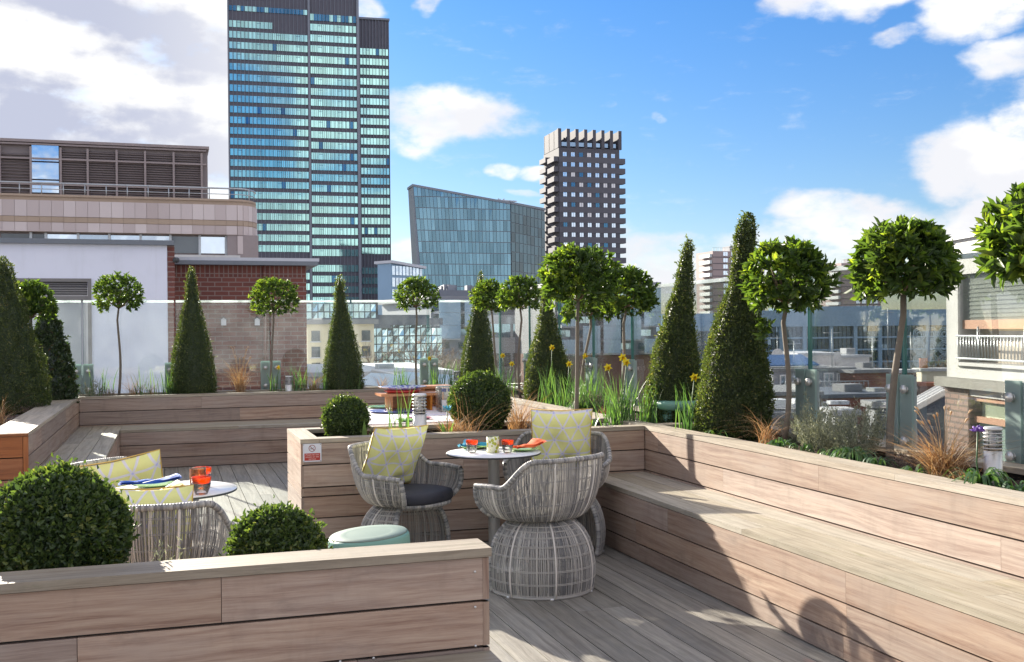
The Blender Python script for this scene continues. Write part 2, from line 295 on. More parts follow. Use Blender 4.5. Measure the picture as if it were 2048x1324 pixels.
def spot_mat(name, c1, c2, scale, rough=.2):
    m, t, b = new_mat(name); tc = t.node('ShaderNodeTexCoord'); v = t.node('ShaderNodeTexVoronoi'); v.inputs['Scale'].default_value = scale
    t.l.new(tc.outputs['Object'], v.inputs['Vector']); t.l.new(t.ramp(v.outputs['Distance'], [(.42, c1), (.5, c2)]), b.inputs['Base Color']); b.inputs['Roughness'].default_value = rough
spot_mat('olive_spots', (.40, .42, .03), (.80, .80, .55), 42); spot_mat('blue_check', (.10, .10, .45), (.75, .75, .85), 30)
# ------------------------------------------------------------------ mesh building
class MB:
    def __init__(s): s.v = []; s.f = []; s.uv = []; s.r = []; s.mi = []; s.sm = []
    def add(s, verts, faces, uvs=None, rnd=None, mi=0, smooth=False):
        o = len(s.v); s.v += [tuple(v) for v in verts]; r = random.random() if rnd is None else rnd; s.r += [r] * len(verts)
        for i, f in enumerate(faces):
            s.f.append([o + k for k in f]); s.uv += (uvs[i] if uvs else [(0, 0)] * len(f)); s.mi.append(mi); s.sm.append(smooth)
    def board(s, p, U, V, W, rnd=None, mi=0):         # box from corner p with edges U (grain), V (width), W (thickness)
        p, U, V, W = Vector(p), Vector(U), Vector(V), Vector(W)
        if U.cross(V).dot(W) < 0: p = p + W; W = -W
        c = [p, p + U, p + U + V, p + V]; c += [q + W for q in c]; a, b, d = U.length, V.length, W.length; ox, oy = random.random() * 9, random.random() * 9
        def q(w, h): return [(ox, oy), (ox + w, oy), (ox + w, oy + h), (ox, oy + h)]
        F_ = [(3, 2, 1, 0), (4, 5, 6, 7), (0, 1, 5, 4), (2, 3, 7, 6), (1, 2, 6, 5), (3, 0, 4, 7)]
        uv = [[(ox, oy + b), (ox + a, oy + b), (ox + a, oy), (ox, oy)], q(a, b), q(a, d), q(a, d), q(b, d), q(b, d)]
        s.add(c, F_, uv, rnd, mi)
    def box(s, a, b, mi=0, rnd=None):
        x0, y0, z0 = a; x1, y1, z1 = b
        s.board((min(x0, x1), min(y0, y1), min(z0, z1)), (abs(x1 - x0), 0, 0), (0, abs(y1 - y0), 0), (0, 0, abs(z1 - z0)), rnd, mi)
    def tube(s, pts, rad, n=6, mi=0, rnd=None, cap=True, smooth=True, closed=False):
        pts = [Vector(p) for p in pts]; m = len(pts); vs = []; up = None
        for i, p in enumerate(pts):
            a = pts[(i - 1) % m] if (closed or i > 0) else p; b = pts[(i + 1) % m] if (closed or i < m - 1) else p
            t = (b - a); t = t.normalized() if t.length > 1e-9 else Vector((0, 0, 1))
            if up is None: up = Vector((0, 0, 1)) if abs(t.z) < .9 else Vector((1, 0, 0))
            x = up.cross(t); x = x.normalized() if x.length > 1e-6 else Vector((1, 0, 0)); y = t.cross(x); up = y
            r = rad[i] if hasattr(rad, '__len__') else rad
            vs += [p + x * (r * cos(2 * pi * k / n)) + y * (r * sin(2 * pi * k / n)) for k in range(n)]
        fs = []
        for i in range(m if closed else m - 1):
            j = (i + 1) % m; fs += [(i * n + k, i * n + (k + 1) % n, j * n + (k + 1) % n, j * n + k) for k in range(n)]
        if cap and not closed: fs += [tuple(range(n - 1, -1, -1)), tuple(range((m - 1) * n, m * n))]
        s.add(vs, fs, None, rnd, mi, smooth)
    def lathe(s, prof, c=(0, 0, 0), n=32, mi=0, smooth=True, rnd=None, sx=1, sy=1):
        vs = []; c = Vector(c)
        for r, z in prof: vs += [c + Vector((r * sx * cos(2 * pi * k / n), r * sy * sin(2 * pi * k / n), z)) for k in range(n)]
        fs = [(i * n + k, i * n + (k + 1) % n, (i + 1) * n + (k + 1) % n, (i + 1) * n + k) for i in range(len(prof) - 1) for k in range(n)]
        if prof[0][0] > 1e-4: fs.append(tuple(range(n - 1, -1, -1)))
        if prof[-1][0] > 1e-4: fs.append(tuple(range((len(prof) - 1) * n, len(prof) * n)))
        s.add(vs, fs, None, rnd, mi, smooth)
    def ribbon(s, pts, w, side, mi=0, rnd=None):      # a blade: flat strip that narrows to its tip
        vs = []; m = len(pts); side = Vector(side)
        for i, p in enumerate(pts):
            ww = (w[i] if hasattr(w, '__len__') else w * (1 - (i / (m - 1)) ** 2.2) + 1e-4); vs += [Vector(p) - side * ww / 2, Vector(p) + side * ww / 2]
        s.add(vs, [(2 * i, 2 * i + 1, 2 * i + 3, 2 * i + 2) for i in range(m - 1)], None, rnd, mi, True)
    def poly(s, pts, mi=0, rnd=None): s.add(pts, [tuple(range(len(pts)))], None, rnd, mi)
    def prism(s, pts, z0, z1, mi=0):                  # outline in plan, extruded upwards
        n = len(pts); vs = [(p[0], p[1], z0) for p in pts] + [(p[0], p[1], z1) for p in pts]
        s.add(vs, [tuple(range(n - 1, -1, -1)), tuple(range(n, 2 * n))] + [(i, (i + 1) % n, n + (i + 1) % n, n + i) for i in range(n)], None, None, mi)

def link(name, me, parent=None, loc=None):
    o = bpy.data.objects.new(name, me); COL.objects.link(o)
    if parent is not None: o.parent = parent
    if loc is not None: o.location = loc
    return o
def mesh(name, mb, mats):
    me = bpy.data.meshes.new(name); me.from_pydata(mb.v, [], mb.f)
    if isinstance(mats, str): mats = [mats]
    for k in mats: me.materials.append(MATS[k])
    me.polygons.foreach_set('material_index', mb.mi); me.polygons.foreach_set('use_smooth', mb.sm)
    uv = me.uv_layers.new(name='UVMap'); uv.data.foreach_set('uv', np.array(mb.uv, dtype=np.float32).ravel())
    a = me.attributes.new('rnd', 'FLOAT', 'POINT'); a.data.foreach_set('value', np.array(mb.r, dtype=np.float32)); me.update(); return me
def part(name, mb, mats, parent, world=True, label=None, kind=None):   # world=True: shapes were given in world coordinates
    me = mesh(name, mb, mats); o = link(name, me, parent)
    if world:
        p = parent; off = Vector((0, 0, 0))
        while p is not None: off += p.location; p = p.parent
        o.location = -off
    if label: o['label'] = label
    if kind: o['kind'] = kind
    return o
def tag(o, label=None, cat=None, group=None, kind=None):
    for k, v in (('label', label), ('category', cat), ('group', group), ('kind', kind)):
        if v: o[k] = v
    return o
def thing(name, label, cat, loc=(0, 0, 0), rz=0, group=None):
    o = bpy.data.objects.new(name, None); COL.objects.link(o); o.location = loc; o.rotation_euler = (0, 0, rz); o.empty_display_size = .1
    return tag(o, label, cat, group)
def solo(name, mb, mats, label=None, cat=None, group=None, kind=None, loc=(0, 0, 0)):
    return tag(link(name, mesh(name, mb, mats), None, loc), label, cat, group, kind)
def copy_thing(src, label, loc, rz=0, scale=None, group=None):
    def rec(o, parent):
        c = o.copy(); COL.objects.link(c)
        if parent is not None: c.parent = parent
        for ch in [k for k in bpy.data.objects if k.parent == o]: rec(ch, c)
        return c
    r = rec(src, None); r.location = loc; r.rotation_euler = (0, 0, rz); r['label'] = label
    if scale: r.scale = scale if hasattr(scale, '__len__') else (scale,) * 3
    if group: r['group'] = group
    return r
def np_mesh(name, V, Q, R, mat):                      # V (n,3), Q (m,4), R per vertex
    me = bpy.data.meshes.new(name); n, m = len(V), len(Q)
    me.vertices.add(n); me.vertices.foreach_set('co', V.astype(np.float32).ravel()); me.loops.add(m * 4); me.loops.foreach_set('vertex_index', Q.astype(np.int32).ravel())
    me.polygons.add(m); me.polygons.foreach_set('loop_start', np.arange(0, m * 4, 4, dtype=np.int32)); me.polygons.foreach_set('loop_total', np.full(m, 4, dtype=np.int32))
    me.materials.append(MATS[mat]); a = me.attributes.new('rnd', 'FLOAT', 'POINT'); a.data.foreach_set('value', R.astype(np.float32)); me.update(calc_edges=True); me.validate(); return me
def unit(a): return a / np.maximum(np.linalg.norm(a, axis=1, keepdims=True), 1e-9)
def leaves(name, P, D, N, L, W, R, mat, fold=.25, parent=None):        # leaf blades: base P, direction D, face normal N
    D = unit(D); Sd = unit(np.cross(D, N)); Nn = np.cross(Sd, D); L = L[:, None]; W = W[:, None]; n = len(P)
    b = P; t = P + D * L - Nn * L * .12; m1 = P + D * L * .33; m2 = P + D * L * .70
    l1 = m1 + Sd * W * .48 + Nn * W * fold; r1 = m1 - Sd * W * .48 + Nn * W * fold; l2 = m2 + Sd * W * .36 + Nn * W * fold * .6; r2 = m2 - Sd * W * .36 + Nn * W * fold * .6
    V = np.stack([b, l1, l2, t, r2, r1], 1).reshape(-1, 3); i = np.arange(n)[:, None] * 6
    Q = np.concatenate([i + np.array([[0, 3, 2, 1]]), i + np.array([[0, 5, 4, 3]])], 0)
    return link(name, np_mesh(name, V, Q, np.repeat(R, 6), mat), parent)

# ------------------------------------------------------------------ timber: boards, cladding, benches
def run_boards(mb, p, U, V, W, gap=.0015, lo=1.7, hi=3.0):             # one board line broken into lengths
    p, U = Vector(p), Vector(U); L = U.length; d = U / L; x = -random.random() * 1.2 if L > 2.2 else 0
    while x < L - .02:
        l = random.uniform(lo, hi); a, b = max(0, x), min(L, x + l)
        if L - b < .45: b = L
        if L <= 2.2 and x == 0: b = L if L < 1.2 or random.random() < .4 else b
        mb.board(p + d * a, d * (b - a - (gap if b < L else 0)), V, W); x = b if b > x else x + l
def clad(mb, p, U, N, ztop, zbot, widths, th=.02, gap=.009):           # horizontal boards on a wall face, outward normal N
    z = ztop
    for w in widths:
        z0 = max(zbot, z - w)
        if z0 >= z - .01: break
        run_boards(mb, (p[0], p[1], z0), U, (0, 0, z - z0), Vector(N) * th); z = z0 - gap
FULL = [.142, .147, .055, .142, .142, .135]; BACK = [.142, .147, .06]; FRONT = [.142, .142, .14]

def bench(root, x0, x1, y0, y1, front, along, z=.45):                  # seat slab and clad front
    seat = MB(); fr = MB(); bk = MB(); t = .03
    if along == 'Y':
        n = max(3, round((x1 - x0) / .165)); w = (x1 - x0) / n
        for i in range(n): run_boards(seat, (x0 + i * w + .0025, y0, z - t), (0, y1 - y0, 0), (w - .005, 0, 0), (0, 0, t), lo=2.2, hi=3.6)
    else:
        n = max(3, round((y1 - y0) / .165)); w = (y1 - y0) / n
        for i in range(n): run_boards(seat, (x0, y0 + i * w + .0025, z - t), (x1 - x0, 0, 0), (0, w - .005, 0), (0, 0, t), lo=2.2, hi=3.6)
    if front == '-X': clad(fr, (x0 + .022, y0, 0), (0, y1 - y0, 0), (-1, 0, 0), z - t - .004, .008, FRONT)
    if front == '+X': clad(fr, (x1 - .022, y0, 0), (0, y1 - y0, 0), (1, 0, 0), z - t - .004, .008, FRONT)
    if front == '-Y': clad(fr, (x0, y0 + .022, 0), (x1 - x0, 0, 0), (0, -1, 0), z - t - .004, .008, FRONT)
    bk.box((x0 + .03, y0 + .03, .0), (x1 - .03, y1 - .03, z - t - .003))
    part('seat', seat, 'seat_wood', root); part('front_cladding', fr, 'cladding', root); part('frame', bk, 'backing', root)

def planter(root, x0, x1, y0, y1, caps, sides, soil_z=.73, z=.8, t=.03, cw=.155, crossY=None):
    cl, cp, bk, so = MB(), MB(), MB(), MB(); e = .022
    if 'L' in caps: run_boards(cp, (x0, y0, z - t), (0, y1 - y0, 0), (cw, 0, 0), (0, 0, t), hi=3.6)
    if 'R' in caps: run_boards(cp, (x1 - cw, y0, z - t), (0, y1 - y0, 0), (cw, 0, 0), (0, 0, t))
    xa, xb = x0 + (cw + .002 if 'L' in caps else 0), x1 - (cw + .002 if 'R' in caps else 0)
    if 'N' in caps: run_boards(cp, (xa, y0, z - t), (xb - xa, 0, 0), (0, cw, 0), (0, 0, t), hi=3.6)
    if 'F' in caps: run_boards(cp, (xa, y1 - cw, z - t), (xb - xa, 0, 0), (0, cw, 0), (0, 0, t))
    if crossY: run_boards(cp, (xa, crossY, z - t), (xb - xa, 0, 0), (0, cw, 0), (0, 0, t))
    zt = z - t - .004
    for s_, (za, ws) in sides.items():
        if s_ == 'L': clad(cl, (x0 + e, y0 + .001, 0), (0, y1 - y0, 0), (-1, 0, 0), zt, za, ws)
        if s_ == 'R': clad(cl, (x1 - e, y0 + .001, 0), (0, y1 - y0, 0), (1, 0, 0), zt, za, ws)
        if s_ == 'N': clad(cl, (x0 + .003, y0 + e, 0), (x1 - x0 - .006, 0, 0), (0, -1, 0), zt, za, ws)
        if s_ == 'F': clad(cl, (x0 + .003, y1 - e, 0), (x1 - x0 - .006, 0, 0), (0, 1, 0), zt, za, ws)
    i, j = .026, .075
    for a, b in (((x0 + i, y0 + i), (x0 + j, y1 - i)), ((x1 - j, y0 + i), (x1 - i, y1 - i)), ((x0 + j, y0 + i), (x1 - j, y0 + j)), ((x0 + j, y1 - j), (x1 - j, y1 - i))):
        bk.box((a[0], a[1], 0), (b[0], b[1], z - t - .003))
    nx, ny = max(4, int((x1 - x0) / .05)), max(4, int((y1 - y0) / .05)); vs = []; fs = []
    for b in range(ny + 1):
        for a in range(nx + 1):
            vs.append((x0 + .07 + (x1 - x0 - .14) * a / nx, y0 + .07 + (y1 - y0 - .14) * b / ny, soil_z + random.uniform(-.012, .016)))
    for b in range(ny):
        for a in range(nx): k = b * (nx + 1) + a; fs.append((k, k + 1, k + nx + 2, k + nx + 1))
    so.add(vs, fs, None, .5, 0, True)
    if caps: part('cap', cp, 'cap_wood', root)
    c = part('cladding', cl, 'cladding', root); part('frame', bk, 'backing', root); part('soil', so, 'soil', root); return c

PL = 'timber planters'; BN = 'built-in timber benches'
r = thing('timber_planter', 'long sunlit hardwood planter along the right edge, holding the tallest clipped bay trees', 'planter', (3.9, 5, 0), 0, PL)
planter(r, 3.45, 4.33, -2.0, 13.55, 'LR', {'L': (.008, FULL)}, crossY=7.48)
r = thing('timber_bench', 'long weathered bench in full sun below the right planter', 'bench', (3.2, 3, 0), 0, BN); bench(r, 2.94, 3.448, -2.0, 7.468, '-X', 'Y')
r = thing('timber_bench', 'pale bench stretch behind the middle planter, beside the serving table', 'bench', (3.2, 10.5, 0), 0, BN); bench(r, 2.94, 3.448, 8.38, 12.86, '-X', 'Y')
r = thing('timber_planter', 'free-standing planter in the middle with the small smoking sign on its front', 'planter', (2.1, 7.9, 0), 0, PL)
planter(r, .85, 3.447, 7.47, 8.36, 'LNF', {'N': (.008, FULL), 'L': (.008, FULL), 'F': (.008, FULL)}, cw=.13)
r = thing('timber_planter', 'planter running along the far glass screen behind the back bench', 'planter', (1.2, 13.9, 0), 0, PL)
planter(r, -1.03, 4.33, 13.57, 14.22, 'NF', {'N': (.008, FULL)}, cw=.12)
r = thing('timber_bench', 'shaded bench across the far end of the deck', 'bench', (1.2, 13.2, 0), 0, BN); bench(r, -.548, 3.448, 12.87, 13.568, '-Y', 'X')
r = thing('timber_planter', 'left planter with an orange-brown end panel and pale inner side', 'planter', (-1.5, 11, 0), 0, PL)
planter(r, -2.3, -1.03, 8.85, 14.22, 'R', {'R': (.008, FULL)}, cw=.29)
m = MB(); clad(m, (-2.6, 8.848, 0), (1.53, 0, 0), (0, -1, 0), .77, .008, [.155, .155, .07, .12, .142, .142], .018); m.board((-1.066, 8.83, .0), (0, 0, .77), (.035, 0, 0), (0, .018, 0)); m.board((-2.6, 8.82, .774), (1.57, 0, 0), (0, .028, 0), (0, 0, .022))
part('end_panel', m, 'red_wood', r, label='orange-brown end panel of fresh unweathered boards')
r = thing('timber_bench', 'shaded bench with one small sun patch, along the left planter', 'bench', (-.8, 11, 0), 0, BN); bench(r, -1.028, -.55, 8.9, 13.568, '+X', 'Y')
# foreground seat back wall with its bench
r = thing('timber_bench', 'foreground bench with tall boarded backrest facing the viewer', 'bench', (-.5, 3.4, 0), 0, BN)
seat = MB(); fr = MB(); cp = MB(); bk = MB(); back = MB()
for i in range(3): run_boards(seat, (-3.2, 3.0 + i * .166, .42), (4.23, 0, 0), (0, .161, 0), (0, 0, .03))
clad(fr, (-3.2, 3.022, 0), (4.23, 0, 0), (0, -1, 0), .416, .008, FRONT); clad(fr, (1.008, 3.0, 0), (0, .5, 0), (1, 0, 0), .416, .008, FRONT)
random.seed(5)
z = .766
for w, joints in ((.142, [.148]), (.147, [-.277]), (.05, [.577])):
    xs = [-3.2] + [j for j in joints] + [1.03]; xs = [-3.2, -1.9] + xs[1:] 
    for a, b in zip(xs[:-1], xs[1:]): back.board((a, 3.502, z - w), (b - a - (.002 if b < 1.03 else 0), 0, 0), (0, 0, w), (0, .02, 0))
    z -= w + .009
clad(back, (1.008, 3.5, 0), (0, .17, 0), (1, 0, 0), .766, .008, FULL); clad(back, (-3.2, 3.648, 0), (4.23, 0, 0), (0, 1, 0), .766, .008, FULL)
cp.board((-3.2, 3.49, .77), (2.2, 0, 0), (0, .175, 0), (0, 0, .03)); cp.board((-.998, 3.49, .77), (2.035, 0, 0), (0, .175, 0), (0, 0, .03))
bk.box((-3.2, 3.526, 0), (1.0, 3.645, .768)); bk.box((-3.2, 3.03, 0), (1.0, 3.52, .418))
r0b = r; part('seat', seat, 'seat_wood', r); part('front_cladding', fr, 'cladding', r); part('backrest', back, 'cladding', r); part('cap', cp, 'cap_wood', r); part('frame', bk, 'backing', r)
r = thing('timber_planter', 'low trough behind the foreground backrest, holding the two nearest box balls', 'planter', (-.5, 4, 0), 0, PL)
planter(r, -3.2, .72, 3.675, 4.36, 'R', {'R': (.008, FULL), 'F': (.008, FULL)}, soil_z=.56, z=.64, cw=.1)
for i, (x, z_) in enumerate(((.98, .468), (.52, .462), (.63, .462), (-.36, .53), (.98, .72), (.98, .60))):
    m = MB(); m.tube([(x, 3.5015, z_), (x, 3.499, z_)], .0045, 8); part('screw', m, 'steel', r0b)
# deck
m = MB(); x = -5.0; random.seed(21)
while x < 3.05:
    yj = -2.5 - random.random() * 2
    while yj < 13.0:
        l = random.uniform(2.4, 4.2); m.board((x, yj, -.028), (0, l - .003, 0), (.139, 0, 0), (0, 0, .028)); yj += l
    x += .145
solo('deck', m, 'deck_wood', kind='structure')
m = MB(); m.box((-6, -3, -.30), (4.6, 14.6, -.034)); solo('deck_base', m, 'backing', kind='structure')
m = MB(); m.box((4.335, -2, -.03), (4.62, 14.6, .70)); m.box((-3, 14.225, -.03), (4.334, 14.5, .70)); solo('roof_kerb', m, 'concrete_dark', kind='structure')
# ------------------------------------------------------------------ glass balustrade
GP = 'glass balustrade panels'; random.seed(3)
def panel(ax, c, a, b, z0, z1, label, mat='pane_glass'):
    g = .012; th = .009
    if ax == 'X': A, B, lo, hi = (a + g, c - th, z0), (b - g, c + th, z1 - .03), (a + g, c - th - .001, z1 - .03), (b - g, c + th + .001, z1); o = ((a + b) / 2, c, z0)
    else: A, B, lo, hi = (c - th, a + g, z0), (c + th, b - g, z1 - .03), (c - th - .001, a + g, z1 - .03), (c + th + .001, b - g, z1); o = (c, (a + b) / 2, z0)
    r = thing('glass_screen', label, 'glass screen', o, 0, GP); m = MB(); m.box(A, B); part('pane', m, mat, r); m = MB(); m.box(lo, hi); part('top_edge', m, 'glass_lip', r)
    for s in (a + g - .002, b - g):
        m = MB()
        if ax == 'X': m.box((s, c - th - .001, z0), (s + .002, c + th + .001, z1 - .031))
        else: m.box((c - th - .001, s, z0), (c + th + .001, s + .002, z1 - .031))
        part('side_edge', m, 'glass_green_edge', r)
def bracket(ax, c, a, label, z0=.76, z1=1.24):
    o = (a, c, z0) if ax == 'X' else (c, a, z0); r = thing('glass_clamp', label, 'glass clamp', o, 0, 'clamp plates of the glass balustrade')
    pl, st, bo = MB(), MB(), MB()
    for s in (-1, 1):
        if ax == 'X': pl.box((a + s * .012, c - .045, z0), (a + s * .125, c - .03, z1))
        else: pl.box((c - .045, a + s * .012, z0), (c - .03, a + s * .125, z1))
        for zz in (z0 + .09, z1 - .09):
            ctr = Vector((a + s * .07, c - .045, zz)) if ax == 'X' else Vector((c - .045, a + s * .07, zz)); n = Vector((0, -1, 0)) if ax == 'X' else Vector((-1, 0, 0))
            b = MB(); b.tube([ctr + n * -.04, ctr + n * .012], .020, 12); b.tube([ctr + n * .012, ctr + n * .03], .027, 14); part('bolt', b, 'steel', r)
    if ax == 'X': st.box((a - .128, c - .030, z0 - .02), (a + .128, c - .012, z1 - .01))
    else: st.box((c - .030, a - .128, z0 - .02), (c - .012, a + .128, z1 - .01))
    part('clamp_plate', pl, 'frosted', r); part('back_plate', st, 'clamp_grey', r)
JX = [-3.2, -2.13, -1.04, .06, 1.25, 2.31, 3.37, 4.4]; JY = [14.29, 13.0, 11.9, 10.83, 9.80, 8.75, 7.71, 6.69, 5.65, 4.63, 3.6, 2.55]
LBX = ['leftmost back panel, beyond the big yew cone', 'back panel behind the dark laurel cone', 'back panel in front of the white wall', 'back panel in front of the wall corner and brick', 'back panel in front of the brick wall end', 'back panel in front of the mirrored offices', 'back panel nearest the far corner']
for i in range(7): panel('X', 14.3, JX[i], JX[i + 1], .72, 1.965, 'clear glass, ' + LBX[i], 'hazy_pane')
LBY = ['at the far corner of the right run', 'second from the far corner on the right run', 'right run, between the two trees near the far corner', 'right run, behind the tallest middle daffodils', 'right run, behind the broader cone', 'right run, between the two tall cones', 'right run, behind the spire-topped cone', 'right run, between two large bay trees with low roofs beyond', 'right run, in front of the concrete house, left part', 'right run, in front of the concrete house, right part', 'right run, nearest, mostly out of the picture']
for i in range(11): panel('Y', 4.4, JY[i + 1], JY[i], .72, 1.96, 'clear glass panel ' + LBY[i])
for a, l in ((-1.04, 'frosted clamp beside the laurel cone'), (.06, 'frosted clamp hidden mostly by the yew cone before the white wall'), (1.25, 'frosted clamp before the brick wall with a bay trunk in front'), (2.31, 'frosted clamp behind the middle cone of the back row'), (3.37, 'frosted clamp beside the bay tree before the mirrored offices')): bracket('X', 14.3, a, l, .76, 1.17)
LC = ['by the far corner trees', 'behind the far right cone', 'between the two slim trunks of the right run', 'behind the yellow daffodils', 'behind the broader dark cone', 'between the tall cones', 'right of the spire-topped cone, with polished bolts', 'behind the leaning bay trunk, with large polished bolts', 'at the right picture edge']
for a, l in zip(JY[1:], ['by the far corner trees', 'behind the far right cone', 'left of the slim trunks of the right run', 'behind the yellow daffodils', 'left of the broader dark cone', 'between the two tall cones', 'right of the spire-topped cone, with polished bolts', 'right of the leaning bay trunk, with large polished bolts', 'at the right picture edge beside the bollard lamp']): bracket('Y', 4.4, a, 'frosted clamp ' + l, .74, 1.24)
m = MB(); m.box((4.36, 2, .71), (4.46, 14.34, .742)); m.box((-3.2, 14.26, .71), (4.355, 14.34, .742)); r = solo('glass_channel', m, 'steel', 'metal channel holding the foot of the glass panels', 'rail')

# ------------------------------------------------------------------ foliage
def fbm_dir(D, seed, k=3.0):
    g = np.random.default_rng(seed); v = np.zeros(len(D))
    for i in range(7): w = g.normal(size=3) * k * (1 + .35 * i); v += np.sin(D @ w + g.uniform(0, 6.28)) / (1 + .35 * i)
    return v / 3.2
def shoots(g, P, dirs, N, L, rnd, D, k, ln, t=None):    # stray shoots that stand out of the clipped surface
    w = np.ones(len(P)) if t is None else .25 + t ** 2 * 2; i = g.choice(len(P), k, p=w / w.sum()); q = 7; f = np.tile(np.linspace(.15, 1, q), k)[:, None]; d = unit(D[i] + g.normal(size=(k, 3)) * .35); d = np.repeat(d, q, 0); l = np.repeat(g.uniform(.4, 1.2, k), q)[:, None] * ln
    P2 = np.repeat(P[i], q, 0) + d * f * l; d2 = unit(d + g.normal(size=d.shape) * .6); return np.concatenate([P, P2]), np.concatenate([dirs, d2]), np.concatenate([N, unit(g.normal(size=d.shape))]), np.concatenate([L, np.full(len(P2), L.mean() * 1.05)]), np.concatenate([rnd, np.clip(g.random(len(P2)) * .5 + .4, 0, 1)])
def box_ball(name, label, c, R, n, seed, group, leaf=.019, mat='box_leaf', zs=1.0, stem=True):
    g = np.random.default_rng(seed); root = thing(name, label, 'shrub', (c[0], c[1], c[2] - R * zs), 0, group)
    D = unit(g.normal(size=(n, 3))); rr = R * (1 + .045 * fbm_dir(D, seed, 2.5) + .04 * fbm_dir(D, seed + 1, 9)) * (1 - np.abs(g.normal(0, .085, n))); rr += (g.random(n) < .06) * g.uniform(0, .035, n)
    P = D * rr[:, None] * np.array([1, 1, zs]) + np.array([0, 0, R * zs]); dirs = unit(D * .55 + g.normal(size=(n, 3)) * .75 + np.array([0, 0, .3])); N = unit(D + g.normal(size=(n, 3)) * .8)
    L = leaf * g.uniform(.7, 1.35, n); young = (g.random(n) < .16) * .4; rnd = np.clip(g.random(n) * .62 + young + .16 * fbm_dir(D, seed + 5, 6), 0, 1)
    P, dirs, N, L, rnd = shoots(g, P, dirs, N, L, rnd, D, 46, .030)
    leaves('leaves', P, dirs, N, L, L * .58, rnd, mat, parent=root)
    m = MB(); m.lathe([(.001, -.0)] + [(R * .86 * sin(pi * k / 10), R * zs - R * zs * .86 * cos(pi * k / 10)) for k in range(1, 10)] + [(.001, R * zs * 1.86)], n=20, rnd=.1); part('inner_growth', m, mat, root, world=False)
    if stem: m = MB(); m.tube([(0, 0, -.12), (0, 0, R)], .02, 8); part('stem', m, 'bark', root, world=False)
    return root
def cone(name, label, base, height, prof, tip, n, seed, group, leaf=.017, mat='yew_leaf', inner=.85, aspect=.5):
    g = np.random.default_rng(seed); root = thing(name, label, 'shrub', base, 0, group)
    T = np.array([p[0] for p in prof]); Rp = np.array([p[1] for p in prof]); w = np.linspace(0, 1, 400); ww = np.interp(w, T, Rp) + .015; cdf = np.cumsum(ww); cdf /= cdf[-1]
    t = np.interp(g.random(n), cdf, w); ph = g.uniform(0, 2 * pi, n); R = np.interp(t, T, Rp); D = np.stack([np.cos(ph), np.sin(ph), np.zeros(n)], 1)
    Dn = np.stack([np.cos(ph), np.sin(ph), t * 6], 1); bump = 1 + (.05 + .10 * t ** 2) * fbm_dir(Dn, seed, 2.0) + (.06 + .10 * t) * fbm_dir(Dn, seed + 3, 7)
    rr = R * bump * (1 - np.abs(g.normal(0, .085, n))) + (g.random(n) < .10) * g.uniform(0, .030, n)
    ax = np.stack([np.interp(t, [0, .5, 1], [0, tip[0] * .35, tip[0]]), np.interp(t, [0, .5, 1], [0, tip[1] * .35, tip[1]]), t * height], 1)
    P = ax + D * rr[:, None]; dirs = unit(D * .45 + g.normal(size=(n, 3)) * .65 + np.array([0, 0, .6])); N = unit(D + g.normal(size=(n, 3)) * .8)
    L = leaf * g.uniform(.7, 1.4, n); young = (g.random(n) < .16) * .4; rnd = np.clip(g.random(n) * .6 + young + .2 * fbm_dir(Dn, seed + 8, 5) + .02, 0, 1)
    P, dirs, N, L, rnd = shoots(g, P, dirs, N, L, rnd, unit(D + np.array([0, 0, .8])), 130, .045, t)
    leaves('leaves', P, dirs, N, L, L * aspect, rnd, mat, parent=root)
    m = MB(); m.lathe([(max(.004, np.interp(k / 14, T, Rp) * inner), k / 14 * height * .97) for k in range(15)], n=16, rnd=.12)
    m.v = [(x + np.interp(z / height, [0, .5, 1], [0, tip[0] * .35, tip[0]]), y + np.interp(z / height, [0, .5, 1], [0, tip[1] * .35, tip[1]]), z) for x, y, z in m.v]
    part('inner_growth', m, mat, root, world=False); return root
